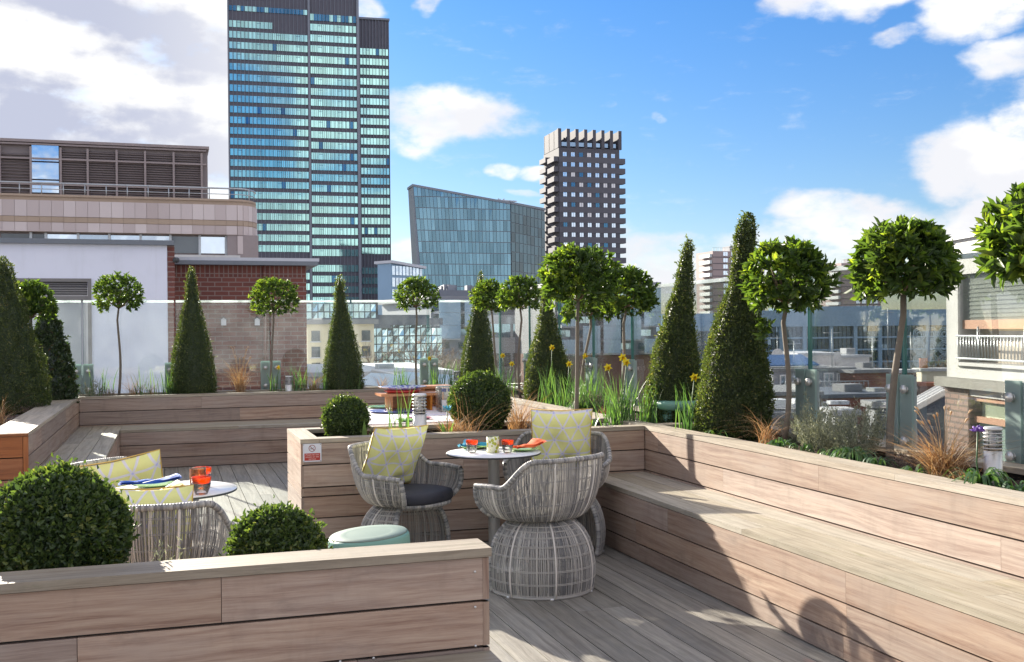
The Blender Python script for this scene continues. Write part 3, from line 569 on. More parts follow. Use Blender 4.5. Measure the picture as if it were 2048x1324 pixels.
def bay(label, base, top, R, seed, group='clipped bay trees', L0=.068, nclus=300, flat_=.85, trunk_r=.017, low=None, bend=.03, dens=8):
    L0 *= .82; nclus = int(nclus * 1.22)
    g = np.random.default_rng(seed); random.seed(seed); base = Vector(base); top = Vector(top); root = thing('bay_tree', label, 'tree', base, 0, group); c = top - base
    m = MB(); n = 9; pts = []; pb = Vector((random.uniform(-1, 1), random.uniform(-1, 1), 0)).normalized() * bend; cs = Vector((c.x, c.y, c.z - R * .55))
    for i in range(n): f = i / (n - 1); pts.append(Vector((c.x * f, c.y * f, (c.z - R * .55) * f)) + pb * sin(f * pi * 1.4))
    pts[-1] = cs; m.tube(pts, [trunk_r * .86 * (1.15 - .35 * i / (n - 1)) for i in range(n)], 9, rnd=.5); part('trunk', m, 'bark', root, world=False)
    m = MB()
    for k in range(16):
        d = Vector(g.normal(size=3)).normalized(); d.z = abs(d.z) * .9 - .15; e = c + d * R * .8; mid = cs.lerp(e, .5) + Vector((0, 0, -.02)); m.tube([cs, mid, e], [.007, .005, .002], 5)
    part('limb', m, 'twig', root, world=False)
    D = unit(g.normal(size=(nclus, 3))); D[:, 2] = np.where(D[:, 2] < -.75, -D[:, 2], D[:, 2]); D = unit(D)
    rad = R * np.where(g.random(nclus) < .74, g.uniform(.78, 1.04, nclus), g.uniform(.35, .8, nclus)) * (1 + .11 * fbm_dir(D, seed, 2.4)) * (1 + .07 * fbm_dir(D, seed + 2, 6)); C = D * rad[:, None] * np.array([1, 1, flat_])
    if low is not None: e = np.array(low) + g.normal(size=(10, 3)) * .03; C = np.concatenate([C, e]); D = np.concatenate([D, unit(np.tile(np.array([[-.4, 0, -.6]]), (10, 1)))]); 
    nc = len(C); rep = dens; tw = unit(D * .7 + g.normal(size=(nc, 3)) * .35 + np.array([0, 0, .35])); TW = np.repeat(tw, rep, 0); P = np.repeat(C, rep, 0) + np.array(list(c)); m_ = len(P)
    rv = g.normal(size=(m_, 3)); rv = unit(rv - (rv * TW).sum(1)[:, None] * TW); spread = g.uniform(.5, 1.25, m_)[:, None]; dirs = unit(TW + rv * spread); P = P - TW * (g.random(m_) * .035)[:, None]
    N = unit(TW - dirs * (TW * dirs).sum(1)[:, None] + g.normal(size=(m_, 3)) * .2); L = L0 * g.uniform(.6, 1.25, m_)
    light = np.repeat((g.random(nc) < .26) * .36, rep) + .14 * (D[:, 0].repeat(rep) < -.3); rnd = np.clip(g.random(m_) * .5 + light, 0, 1)  # leaves on the sunward left side are coloured paler, as if lit
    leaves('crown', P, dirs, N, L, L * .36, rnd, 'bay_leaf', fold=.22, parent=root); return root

# cones
CG = 'clipped cone shrubs'
def cone_px(label, px, ax_, val, zb, top_px, prof_px, tip_px, n, seed, **k):
    b = AY(px, 700, val) if ax_ == 'Y' else AX(px, 700, val); D = (b - Vector((0, 0, H))).dot(fw); h = H + ((659 - .0095 * (px - 1024)) - top_px) * D / F - zb
    prof = [(t, w / 2 * D / F) for t, w in prof_px]; dx = (tip_px - px) * D / F
    return cone(k.pop('name', 'yew_cone'), label, (b.x, b.y, zb), h, prof, (dx * RT.x, dx * RT.y), n, seed, CG, **k)
SP = lambda w: [(0, w * .96), (.08, w), (.2, w * .96), (.35, w * .82), (.5, w * .62), (.62, w * .46), (.72, w * .33), (.85, w * .22), (.95, w * .15), (1, 3)]
cone_px('broad yew cone at the far left edge on the left planter', 12, 'X', -1.62, .73, 512, [(0, 158), (.1, 166), (.3, 145), (.5, 108), (.7, 70), (.85, 40), (.95, 28), (1, 5)], 8, 26000, 41, leaf=.020)
cone_px('dark laurel cone with larger leaves, left planter corner', 100, 'Y', 13.3, .73, 618, [(0, 92), (.15, 96), (.4, 82), (.65, 60), (.85, 36), (1, 10)], 96, 4200, 42, name='laurel_cone', leaf=.045, mat='laurel_leaf', aspect=.45)
cone_px('yew cone with a wispy tip, before the white wall and brick corner', 386, 'Y', 13.93, .73, 532, SP(90), 384, 17000, 43)
cone_px('darkest slim yew cone before the tall glass tower', 686, 'Y', 13.93, .73, 550, SP(82), 680, 15000, 44)
cone_px('yew cone at the far corner, hidden partly by small bay trees', 955, 'X', 3.93, .73, 543, SP(73), 963, 14000, 45)
cone_px('yew cone behind the big middle bay tree', 1094, 'X', 3.93, .73, 575, SP(96), 1094, 16000, 46)
cone_px('broad dark yew cone right of the middle, with a ragged spire', 1340, 'X', 3.95, .73, 480, SP(114), 1380, 24000, 47)
cone_px('tallest yew cone with a thick spire, right of the green stool', 1462, 'X', 3.93, .73, 424, [(0, 138), (.08, 146), (.2, 144), (.33, 128), (.45, 104), (.55, 80), (.62, 62), (.68, 46), (.8, 40), (.92, 36), (.97, 24), (1, 4)], 1499, 34000, 48)
# balls
BG = 'clipped box balls'
def ball_px(label, px, py, rpx, Y, n, seed, **k):
    p = AY(px, py, Y); D = (p - Vector((0, 0, H))).dot(fw); return box_ball('box_ball', label, p, rpx * D / F, n, seed, BG, **k)
ball_px('small round box ball at the left end of the middle planter', 692, 838, 45, 7.92, 9000, 51, leaf=.017)
ball_px('larger round box ball in the middle of the centre planter', 960, 806, 61, 7.92, 13000, 52, leaf=.018)
ball_px('large glossy box ball at the lower left, cut by the picture edge', 112, 1078, 138, 4.02, 22000, 53, leaf=.0195)
ball_px('smaller dark box ball beside the green drum stool', 555, 1108, 92, 4.02, 11000, 54, leaf=.0185)
# bay trees
def bay_px(label, base_px, ax_, val, hx, hy, rpx, seed, zb=.73, **k):
    b = AY(base_px, 700, val) if ax_ == 'Y' else AX(base_px, 700, val); D = (b - Vector((0, 0, H))).dot(fw); t = AD(hx, hy, D); return bay(label, (b.x, b.y, zb), t, rpx * D / F, seed, **k)
bay_px('bay tree at the left edge between the yew cone and laurel cone', 66, 'Y', 12.6, 62, 610, 49, 61, L0=.075)
bay_px('small bay tree against the white wall', 236, 'Y', 13.9, 237, 590, 49, 62, nclus=340, L0=.06)
bay_px('small bay tree against the brick wall', 540, 'Y', 13.9, 547, 598, 48, 63, nclus=340, L0=.06)
bay_px('small bay tree standing alone before the mirrored offices', 833, 'Y', 13.9, 832, 591, 44, 64, nclus=310, L0=.06)
bay_px('leftmost bay tree of the far-corner pair, overlapping a cone', 996, 'X', 3.95, 983, 598, 41, 65, L0=.062)
bay_px('right bay tree of the far-corner pair', 1040, 'X', 3.95, 1040, 592, 44, 66, L0=.064)
bay_px('bay tree mostly hidden behind the big middle bay tree', 1163, 'X', 3.95, 1180, 600, 56, 67, L0=.068)
bay_px('large bay tree in the middle planter with a bright sunlit crown', 1150, 'Y', 7.9, 1156, 560, 76, 68, trunk_r=.019, nclus=360, L0=.078, low=(-.12, 0, -.27))
bay_px('bay tree just right of the big middle bay tree', 1236, 'X', 3.95, 1252, 588, 60, 69, L0=.075)
bay_px('bay tree with a straight trunk right of the tallest cone', 1565, 'X', 3.96, 1573, 562, 86, 70, trunk_r=.021, nclus=380, L0=.082, low=(-.16, 0, -.30))
bay_px('large bay tree with a leaning trunk near the concrete house', 1777, 'X', 4.0, 1806, 532, 100, 71, trunk_r=.024, nclus=360, L0=.092, bend=.015)
bay_px('nearest bay tree, its crown cut by the right picture edge', 2120, 'X', 3.9, 2094, 478, 112, 72, trunk_r=.024, nclus=340, L0=.10)

# ------------------------------------------------------------------ small plants
def blades(m, n, h, spread, w, curve, g, r0=.03, mi=0, lo=.5, seg=5):
    for i in range(n):
        a = g.uniform(0, 2 * pi); d = Vector((cos(a), sin(a), 0)); b = Vector((g.normal(0, r0), g.normal(0, r0), 0)); L = h * g.uniform(lo, 1.0); s = spread * abs(g.normal(.6, .5)); cv = curve * g.uniform(.3, 1.5)
        pts = [b + d * (L * (s * t + cv * t * t * t)) + Vector((0, 0, L * (t - .45 * cv * t ** 3))) for t in [k / seg for k in range(seg + 1)]]
        side = Vector((-d.y, d.x, 0)) * .6 + Vector((g.normal(), g.normal(), 0)).normalized() * .7; m.ribbon(pts, w * g.uniform(.6, 1.3), side.normalized(), mi, g.random())
def pos(px, ax_, val, z): b = AY(px, 700, val) if ax_ == 'Y' else AX(px, 700, val); return Vector((b.x, b.y, z))
def dry_grass(label, p, h, n, seed, spread=.45, curve=.8, w=.004, heads=False):
    g = np.random.default_rng(seed); r = thing('dry_grass', label, 'grass', p, 0, 'dry straw-coloured grass clumps'); m = MB(); blades(m, n, h, spread, w, curve, g, .03, lo=.3, seg=6); part('blades', m, 'straw', r, world=False)
    if heads:
        m = MB()
        for i in range(12):
            a = g.uniform(0, 6.28); c = Vector((cos(a) * .12, sin(a) * .12, h * g.uniform(.75, 1.0))); m.tube([Vector((0, 0, 0)), c * .6 + Vector((0, 0, h * .15)), c], .0012, 4, rnd=.8); m.tube([c, c + Vector((cos(a) * .012, sin(a) * .012, .018)), c + Vector((cos(a) * .025, sin(a) * .025, .025))], [.002, .006, .001], 6, rnd=.9)
        part('seed_head', m, 'straw', r, world=False)
    return r
def daffodil(label, p, h, n, flowers, seed, spread=.16, w=.011):
    g = np.random.default_rng(seed); r = thing('daffodil_clump', label, 'flower', p, 0, 'daffodil clumps'); m = MB(); blades(m, int(n * 1.7), h * 1.12, spread, w * .9, .14, g, .055, lo=.45); part('leaves', m, 'blade_green', r, world=False)
    for (dx, hz) in flowers:                          # dx along the picture, hz height above the soil
        c = Vector((RT.x * dx, RT.y * dx, hz)); s = MB(); s.tube([(g.normal(0, .02), g.normal(0, .02), 0), c * .55 + Vector((0, 0, hz * .05)), c], [.0035, .003, .003], 6, rnd=.4); st = part('flower_stem', s, 'blade_green', r, world=False)
        fwd = (Vector((g.normal(0, .3), -1, -.1)) - RT * g.normal(0, .2)).normalized(); sx = fwd.cross(Vector((0, 0, 1))).normalized(); sy = sx.cross(fwd); f = MB(); R = .034
        for k in range(6):
            a = k * pi / 3 + .2; d = sx * cos(a) + sy * sin(a); e = sx * -sin(a) + sy * cos(a)
            f.add([c, c + d * R * .55 + e * R * .34 - fwd * .004, c + d * R * 1.15 + fwd * .004, c + d * R * .55 - e * R * .34 - fwd * .004], [(0, 1, 2, 3)], None, .5)
        fl = part('flower', f, 'yellow_petal', r, world=False); f = MB(); f.tube([c, c + fwd * .012, c + fwd * .026], [.007, .010, .014], 10, cap=False); part('trumpet', f, 'orange_petal', fl, world=False)
    return r
def bushy(name, label, p, R, h, n, mat, seed, group, cat='shrub', L=.02, upright=.9, spikes=60, base=0.35):
    g = np.random.default_rng(seed); r = thing(name, label, cat, p, 0, group); P = []; Dd = []
    for i in range(spikes):
        a = g.uniform(0, 6.28); rr = R * sqrt(g.random()); b = np.array([cos(a) * rr * base, sin(a) * rr * base, 0]); e = np.array([cos(a) * rr, sin(a) * rr, h * g.uniform(.55, 1.0) * (1 - .35 * rr / R)]); k = n // spikes; t = g.uniform(.12, 1, k)[:, None]
        q = b + (e - b) * t; q[:, 2] = e[2] * t[:, 0] ** .9; P.append(q + g.normal(size=(k, 3)) * .006); v = unit((e - b)[None, :]); Dd.append(np.repeat(v, k, 0) * upright + g.normal(size=(k, 3)) * .5)
    P = np.concatenate(P); Dd = np.concatenate(Dd); leaves('foliage', P, Dd, unit(g.normal(size=P.shape)), L * g.uniform(.6, 1.3, len(P)), L * .22 * np.ones(len(P)), np.clip(g.random(len(P)), 0, 1), mat, parent=r); return r
def rosette(label, p, R, h, n, seed, flower=False):
    g = np.random.default_rng(seed); r = thing('agapanthus_plant' if flower else 'strap_leaf_plant', label, 'plant', p, 0, 'strap-leaved green plants'); m = MB()
    for i in range(n):
        a = g.uniform(0, 6.28); d = Vector((cos(a), sin(a), 0)); L = R * 1.15 * g.uniform(.6, 1.15); hh = h * 2.1 * g.uniform(.5, 1.1); pts = [d * (.01 + L * t) + Vector((0, 0, hh * (1.7 * t - 1.75 * t * t))) for t in [k / 6 for k in range(7)]]
        m.ribbon(pts, .019 * g.uniform(.6, 1.2), Vector((-d.y, d.x, 0)), 0, g.random())
    part('leaves', m, 'blade_green', r, world=False)
    if flower:
        c = Vector((-.012, 0, .30)); s = MB(); s.tube([(0, 0, 0), (-.02, 0, .15), c], .004, 6, rnd=.1); part('flower_stem', s, 'blade_green', r, world=False); f = MB()
        for i in range(34): d = Vector(g.normal(size=3)).normalized(); d.z = abs(d.z) * .8; f.tube([c, c + d * .022, c + d * .036], [.002, .006, .002], 5)
        part('flower', f, 'purple', r, world=False)
    return r
def tulip_leaf(label, p, h, n, seed, extra=None, mat='blade_green'):
    g = np.random.default_rng(seed); r = thing('tulip_plant', label, 'plant', p, 0, 'young tulip plants'); m = MB()
    for i in range(n):
        a = g.uniform(0, 6.28); d = Vector((cos(a), sin(a), 0)); L = h * g.uniform(.7, 1); pts = [d * (.02 + .35 * L * t * t) + Vector((0, 0, L * t)) for t in [k / 6 for k in range(7)]]; m.ribbon(pts, [.012, .028, .036, .034, .026, .014, .001], Vector((-d.y, d.x, 0)), 0, g.uniform(.4, 1))
    part('leaves', m, mat, r, world=False)
    if extra:
        f = MB(); c = Vector((0, 0, h + .03))
        for i in range(9): a = i * .7; d = Vector((cos(a), sin(a), 0)); f.add([c, c + d * .025 + Vector((0, 0, .02)) + d.cross(Vector((0, 0, 1))) * .015, c + d * .035 + Vector((0, 0, .05)), c + d * .025 + Vector((0, 0, .02)) - d.cross(Vector((0, 0, 1))) * .015], [(0, 1, 2, 3)])
        s = MB(); s.tube([(0, 0, 0), c], .004, 6); part('flower_stem', s, mat, r, world=False); part('flower', f, 'cyan_cloth', r, world=False)
    return r
zs = .735
dry_grass('small dry grass at the left of the small bay against the white wall, low and orange', pos(266, 'Y', 13.9, zs), .42, 90, 101)
dry_grass('tall feathery dry grass before the brick wall, left of its bay tree', pos(480, 'Y', 13.9, zs), .62, 170, 102, spread=.2, curve=.5, heads=True)
dry_grass('dry grass between the brick wall bay and the darkest cone', pos(627, 'Y', 13.9, zs), .42, 110, 103, spread=.25)
dry_grass('thin dry grass right of the darkest cone', pos(765, 'Y', 13.9, zs), .42, 70, 104, spread=.25)
dry_grass('arching dry grass on the left planter beside the orange end panel', pos(2, 'X', -1.45, zs), .42, 60, 105, curve=1.3)
dry_grass('long arching dry grass spilling right of the larger box ball', pos(1036, 'Y', 7.95, .71), .46, 200, 106, spread=.45, curve=.7)
dry_grass('reddish dry grass between the steel bollard lamp and larger box ball', pos(905, 'Y', 7.8, .71), .36, 240, 107, spread=.6, curve=.9)
dry_grass('low pinkish dry grass right of the small box ball', pos(762, 'Y', 7.85, .71), .22, 110, 108, spread=.7)
dry_grass('dry grass arching over the face of the larger box ball', pos(935, 'Y', 7.6, .71), .55, 60, 115, spread=.5, curve=.9)
dry_grass('dry grass far along the right planter beside the small bay pair', pos(1062, 'X', 3.8, zs), .42, 90, 109)
dry_grass('drooping straw bundle against the right side of the tallest cone', pos(1535, 'X', 3.82, zs), .40, 110, 110, spread=.25, curve=1.2)
dry_grass('big coppery dry grass clump before the concrete house', pos(1886, 'X', 3.84, zs), .38, 620, 111, spread=.75, curve=.75, heads=True)
dry_grass('dry grass on soil under the brown-leaved middle of the right planter', pos(1205, 'X', 3.78, zs), .16, 60, 112)
for i, (px, ax_, v, h, n, fl, l) in enumerate([
    (205, 'Y', 13.85, .42, 16, [], 'flowerless daffodil leaves beside the laurel cone'), (286, 'Y', 13.85, .42, 16, [], 'flowerless daffodil leaves right of the white wall bay tree'), (335, 'Y', 13.82, .42, 22, [], 'flowerless daffodil leaves at the left foot of the first cone'),
    (552, 'Y', 13.85, .34, 14, [(.03, .36)], 'daffodil clump with one bloom before the brick wall'), (597, 'Y', 13.85, .42, 26, [], 'green daffodil tuft between brick wall bay and dry grass'), (648, 'Y', 13.82, .38, 18, [], 'daffodil leaves at the left foot of the darkest cone'), (705, 'Y', 13.75, .42, 10, [], 'daffodil leaves in front of the darkest cone'),
    (803, 'Y', 13.85, .40, 22, [], 'daffodil tuft left of the lone bay tree'), (868, 'Y', 13.85, .38, 20, [(-.06, .44)], 'daffodil clump with one bloom on the glass clamp'), (905, 'Y', 13.85, .45, 24, [], 'tall daffodil leaves by the far corner'),
    (1010, 'X', 3.85, .40, 26, [(-.03, .50), (.08, .40)], 'daffodil clump with two blooms between the far small trunks'), (1100, 'X', 3.8, .46, 34, [(.02, .62)], 'daffodil clump with one high bloom left of the middle trunk'), (1132, 'X', 3.8, .42, 30, [(.03, .46)], 'daffodil clump with one low bloom beside the middle trunk'),
    (1160, 'X', 3.72, .40, 34, [], 'bright green flowerless daffodil leaves right behind the middle trunk'), (1190, 'X', 3.9, .46, 30, [(-.1, .55)], 'daffodil clump with a small bloom before a glass clamp'), (1300, 'X', 3.72, .42, 34, [], 'upright flowerless daffodil leaves left of the green stool'), (1375, 'X', 3.68, .42, 22, [(.05, .44), (.11, .44)], 'daffodil clump with two blooms beside the green stool')]):
    daffodil(l, pos(px, ax_, v, zs), h, n, fl, 200 + i)
daffodil('tallest daffodil clump with three blooms at the right end of the middle planter', pos(1240, 'Y', 8.0, .71), .48, 70, [(-.10, .52), (.02, .60), (.05, .56)], 230, spread=.22, w=.012)
daffodil('thin rush-like daffodil leaves beside the steel bollard lamp', pos(800, 'Y', 7.75, .71), .52, 14, [], 231, spread=.06)
LV = 'grey-leaved lavender bushes'
bushy('lavender_bush', 'grey lavender bush left of the leaning bay trunk, taller one', pos(1632, 'X', 3.86, zs), .16, .46, 3400, 'lavender', 301, LV)
bushy('lavender_bush', 'widest grey lavender bush beside the leaning bay trunk', pos(1712, 'X', 3.92, zs), .21, .43, 5200, 'lavender', 302, LV, spikes=80)
bushy('lavender_bush', 'dusty lavender tuft at the far left planter corner', pos(178, 'Y', 13.8, zs), .2, .34, 1500, 'lavender', 303, LV, spikes=40)
bushy('lavender_bush', 'thin lavender sprigs beside the yew cone at the left', pos(105, 'X', -1.4, zs), .22, .36, 1500, 'lavender', 304, LV, spikes=40)
bushy('lavender_bush', 'sparse lavender sprigs between the two nearest box balls', Vector((-.02, 4.0, .56)), .16, .30, 420, 'lavender', 305, LV, spikes=16)
HG = 'brownish heather tufts'
bushy('heather_tuft', 'low brown heather at the right of the larger box ball', pos(1088, 'Y', 7.8, .71), .17, .17, 1500, 'heather', 306, HG, spikes=50)
bushy('heather_tuft', 'low grey heather on the left planter edge', pos(52, 'X', -1.4, zs), .15, .15, 900, 'heather', 307, HG)
bushy('heather_tuft', 'pale heather behind the middle trunk', pos(1178, 'X', 3.82, zs), .2, .28, 1600, 'heather', 308, HG)
bushy('heather_tuft', 'brown heather tuft by the left foot of the wall bay', pos(214, 'Y', 13.75, zs), .12, .2, 600, 'heather', 309, HG)
rosette('small green strap-leaved plant at the foot of the straight trunk', pos(1554, 'X', 3.72, zs), .13, .10, 46, 401)
rosette('bright green strap-leaved plant below the lavender bushes', pos(1702, 'X', 3.72, zs), .15, .13, 90, 402)
rosette('green strap-leaved plant with a purple flower head beside the bollard lamp', pos(1958, 'X', 3.70, zs), .17, .13, 60, 403, True)
rosette('low green tuft at the foot of the lone bay tree', pos(806, 'Y', 13.75, zs), .14, .12, 50, 404)
rosette('low green strap leaves behind the middle trunk', pos(1165, 'X', 3.72, zs), .2, .14, 70, 405)
rosette('small green leaves right of the pinkish grass', pos(783, 'Y', 7.72, .71), .11, .1, 30, 406)
tulip_leaf('young tulip leaves right of the yellow cushion, dark green', pos(1180, 'Y', 7.75, .71), .16, 6, 501); tulip_leaf('young yellowish tulip leaves beneath the larger box ball', pos(1018, 'Y', 7.68, .71), .10, 5, 502)
tulip_leaf('tulip plant with a pale blue ruffled bloom beside the bollard lamp', pos(893, 'Y', 7.7, .71), .20, 4, 503, True); tulip_leaf('small tulip leaf at the left of the small box ball top', pos(728, 'Y', 7.75, .71), .20, 2, 504)
m = MB(); g = np.random.default_rng(9)
for i in range(260):
    a = random.choice([(pos(300 + random.uniform(-60, 40), 'Y', 13.77, .74)), pos(545 + random.uniform(-60, 60), 'Y', 13.77, .74), pos(1355 + random.uniform(-60, 40), 'X', 3.8, .735), pos(20 + random.uniform(-30, 60), 'X', -1.4, .735)])
    a = a + Vector((random.uniform(-.07, .07), random.uniform(-.05, .05), 0)); s = random.uniform(.008, .02); m.lathe([(.0005, -s * .6), (s, -s * .2), (s, s * .2), (.0005, s * .6)], a, 6, sy=.8)
solo('slate_chips', m, 'slate_pebble', kind='stuff')

for i, (px, v, R_, l) in enumerate(((1432, 3.72, .10, 'tiny green sprouting plant at the foot of the tallest cone'), (1600, 3.74, .09, 'small strap-leaved sprout left of the taller lavender'), (1655, 3.70, .08, 'small strap-leaved sprout in front of the lavender gap'), (1752, 3.72, .10, 'small green sprout left of the leaning bay trunk'), (1825, 3.68, .09, 'small pale green sprout right of the leaning bay trunk'), (2030, 3.74, .12, 'green strap leaves right of the near bollard lamp'))):
    rosette(l, pos(px, 'X', v, zs), R_, .09, 26, 420 + i)
bushy('lavender_bush', 'low grey lavender clump left of the leaning bay trunk foot', pos(1668, 'X', 4.0, zs), .15, .30, 1900, 'lavender', 310, LV)
bushy('lavender_bush', 'small lavender clump behind the straight bay trunk', pos(1590, 'X', 4.05, zs), .13, .26, 1300, 'lavender', 311, LV)
bushy('heather_tuft', 'dark twiggy heather between the leaning trunk and coppery grass', pos(1822, 'X', 3.9, zs), .14, .14, 900, 'heather', 312, HG)
bushy('heather_tuft', 'reddish heather tuft by the foot of the straight bay trunk', pos(1590, 'X', 3.7, zs), .09, .08, 400, 'heather', 313, HG)
dry_grass('few fallen dry stems between the coppery clump and bollard lamp', pos(1930, 'X', 3.72, zs), .18, 60, 116, spread=1.0, curve=.8)
dry_grass('thin dry grass left of the tall feathery clump at the brick wall', pos(300, 'Y', 13.9, zs), .36, 60, 117, spread=.35)
m = MB()
for i in range(900):
    y = random.uniform(3.2, 13.2); c = Vector((random.uniform(3.63, 4.15), y, .742 + random.uniform(-.002, .006))); d = Vector((random.gauss(0, 1), random.gauss(0, 1), random.gauss(0, .25))).normalized() * random.uniform(.008, .02); e = Vector((random.gauss(0, 1), random.gauss(0, 1), .2)).normalized() * random.uniform(.003, .008); m.add([c - d, c - e, c + d, c + e], [(0, 1, 2, 3)])
leafmat('mulch', [(0, (.05, .025, .015)), (1, (.20, .11, .065))], 0, .9); solo('bark_mulch', m, 'mulch', kind='stuff')
m = MB()                                             # black drip hose on the soil
m.tube([(3.70 + .05 * sin(k * .9) + random.uniform(-.01, .01), 2.5 + k * .28, .752) for k in range(38)], .007, 6); solo('drip_hose', m, 'black_rubber', 'thin black irrigation hose lying on the soil of the right planter', 'hose')
# ------------------------------------------------------------------ wicker chairs
def sup(a, ex):                                       # superellipse direction, angle measured from the back (-y)
    c, s = sin(a), -cos(a); k = (abs(c) ** ex + abs(s) ** ex) ** (-1 / ex); return c * k, s * k
def sstep(x, a, b): t = min(1, max(0, (x - a) / (b - a))); return t * t * (3 - 2 * t)
def wicker_chair(label, loc, rz):
    r = thing('wicker_chair', label, 'chair', loc, rz, 'wicker tub chairs on woven pedestals'); random.seed(77)
    prof = [(0, .303), (.06, .318), (.14, .320), (.22, .311), (.29, .290), (.345, .258), (.385, .222), (.41, .180)]; A0 = radians(112)
    def bp(a, t):
        k = t * (len(prof) - 1); i = min(int(k), len(prof) - 2); f = k - i; z = prof[i][0] * (1 - f) + prof[i + 1][0] * f; rr = prof[i][1] * (1 - f) + prof[i + 1][1] * f; return Vector((sin(a) * rr, -cos(a) * rr, z + .008))
    m = MB(); n = 250
    for i in range(n + 1):
        a = -A0 + 2 * A0 * i / n + random.gauss(0, .004); j = random.gauss(0, .008); m.tube([bp(a + j * sin(k * 1.3) * .6, k / 10) * (1 + .004 * random.gauss(0, 1)) for k in range(11)], random.choice((.0016, .0021, .0027)), 4, cap=False, rnd=random.random() * .9)
    for t in (.02, .17, .3, .44, .56, .68, .78, .87): 
        for dz in (0, .012): m.tube([bp(-A0 + 2 * A0 * k / 40, min(1, t + dz)) * 1.008 for k in range(41)], .0019, 4, cap=False, rnd=.72)
    part('pedestal', m, 'wicker', r, world=False)
    for a in (-75, -26, 26, 75): m = MB(); m.tube([bp(radians(a), k / 10) * 1.012 for k in range(11)], .006, 6, rnd=.5); part('pedestal_rib', m, 'wicker_pale', r, world=False)
    rim = [bp(-A0, k / 10) for k in range(10)] + [Vector((sin(a) * .185, -cos(a) * (.185 + .06 * max(0, -cos(a))), .420)) for a in [-A0 - (2 * pi - 2 * A0) * k / 8 for k in range(9)]] + [bp(A0, 1 - k / 10) for k in range(1, 11)]
    def wrapped(m, pts, r_):                          # cane-wrapped rim: closely spaced rings of uneven tone
        dense = []
        for a, b in zip(pts[:-1], pts[1:]):
            q = max(1, int((b - a).length / .009)); dense += [a.lerp(b, k / q) for k in range(q)]
        dense.append(pts[-1])
        for a, b in zip(dense[:-1], dense[1:]): m.tube([a, a.lerp(b, .5), b], [r_ * .86, r_ * 1.08, r_ * .86], 8, cap=False, rnd=.05 + .65 * random.random())
    m = MB(); wrapped(m, rim, .017); m.tube([bp(-A0 + 2 * A0 * k / 40, 0) for k in range(41)], .009, 6, rnd=.5); part('pedestal_rim', m, 'wicker', r, world=False)
    # bowl
    A1 = radians(120)
    def zr(a): d = abs(math.degrees(a)); return .795 - .16 * sstep(d, 42, 78) - .02 * sstep(d, 90, 138)
    def R1(a): x, y = sup(a, 2.7); return x * .358, y * (.325 if y < 0 else .36) + .01
    def R0(a): x, y = sup(a, 2.2); return x * .25, y * .225 + .01
    def sp(a, s):
        x0, y0 = R0(a); x1, y1 = R1(a); q = sin(s * pi / 2) ** .85; z0 = .435; z1 = zr(a); zz = z0 + (z1 - z0) * (.12 * s + .88 * s ** 1.55); return Vector((x0 + (x1 - x0) * q, y0 + (y1 - y0) * q, zz))
    m = MB(); n = 310
    for i in range(n + 1):
        a = -A1 + 2 * A1 * i / n + random.gauss(0, .003); ph = random.uniform(0, 6); pts = []
        for k in range(11): s = k / 10; p = sp(a + .007 * sin(s * 9 + ph), s); pts.append(p)
        m.tube(pts, random.choice((.0016, .0021, .0026)), 4, cap=False, rnd=random.random() * .95)
    for i in range(201):
        a = -A1 + 2 * A1 * i / 200 + random.gauss(0, .003); m.tube([sp(a, k / 8) * .975 + Vector((0, 0, .012)) for k in range(9)], random.choice((.0018, .0024)), 4, cap=False, rnd=random.random() * .7)
    for s in (.22, .42, .60, .76, .9):
        for d in (0, .012): m.tube([sp(-A1 + 2 * A1 * k / 48, s + d) for k in range(49)], .0021, 4, cap=False, rnd=.3)
    vs = [];                                          # woven seat under the pad
    for k in range(22): t = -1 + 2 * k / 21; w = sqrt(max(.02, 1 - t * t)); m.tube([(t * .23, -.2 * w + .02, .437), (t * .23, .24 * w + .02, .437)], .005, 4, rnd=random.random() * .6)
    for k in range(22): t = -1 + 2 * k / 21; w = sqrt(max(.02, 1 - t * t)); m.tube([(-.23 * w, t * .21 + .03, .433), (.23 * w, t * .21 + .03, .433)], .005, 4, rnd=random.random() * .6)
    part('shell', m, 'wicker', r, world=False)
    for a in (-24, 24, -90, 90): m = MB(); m.tube([sp(radians(a), k / 10) * 1.006 for k in range(11)], .0065, 6, rnd=.8); part('shell_rib', m, 'wicker_pale', r, world=False)
    m = MB(); front = [Vector((sup(a, 2.2)[0] * .25, sup(a, 2.2)[1] * .265 + .01, .438)) for a in [radians(120 + (240 - 120) * k / 12) for k in range(13)]]
    down = [sp(A1, 1 - k / 14) + Vector((0, .012 * sin(pi * k / 14) + .02 * (k / 14), 0)) for k in range(0, 14)]; up = [Vector((-p.x, p.y, p.z)) for p in down[::-1]]
    wrapped(m, [sp(-A1 + 2 * A1 * k / 60, 1) for k in range(61)] + down + front + up, .0155); part('shell_rim', m, 'wicker', r, world=False)
    m = MB(); N = 40
    rings = [(.3, .445), (.96, .447), (1.0, .462), (1.0, .49), (.97, .508), (.85, .517), (.5, .522), (.001, .523)]
    vs = [(sup(2 * pi * k / N, 2.4)[0] * .262 * q, sup(2 * pi * k / N, 2.4)[1] * .262 * q + .030, z) for q, z in rings for k in range(N)]
    m.add(vs, [(i * N + k, i * N + (k + 1) % N, (i + 1) * N + (k + 1) % N, (i + 1) * N + k) for i in range(len(rings) - 1) for k in range(N)], None, .5, 0, True); part('seat_pad', m, 'pad', r, world=False)
    for a in (-80, -30, 30, 80): p = bp(radians(a), 0); m = MB(); m.lathe([(.012, 0), (.012, .01)], (p.x, p.y, 0), 10); part('foot_pad', m, 'white_plastic', r, world=False)
    return r
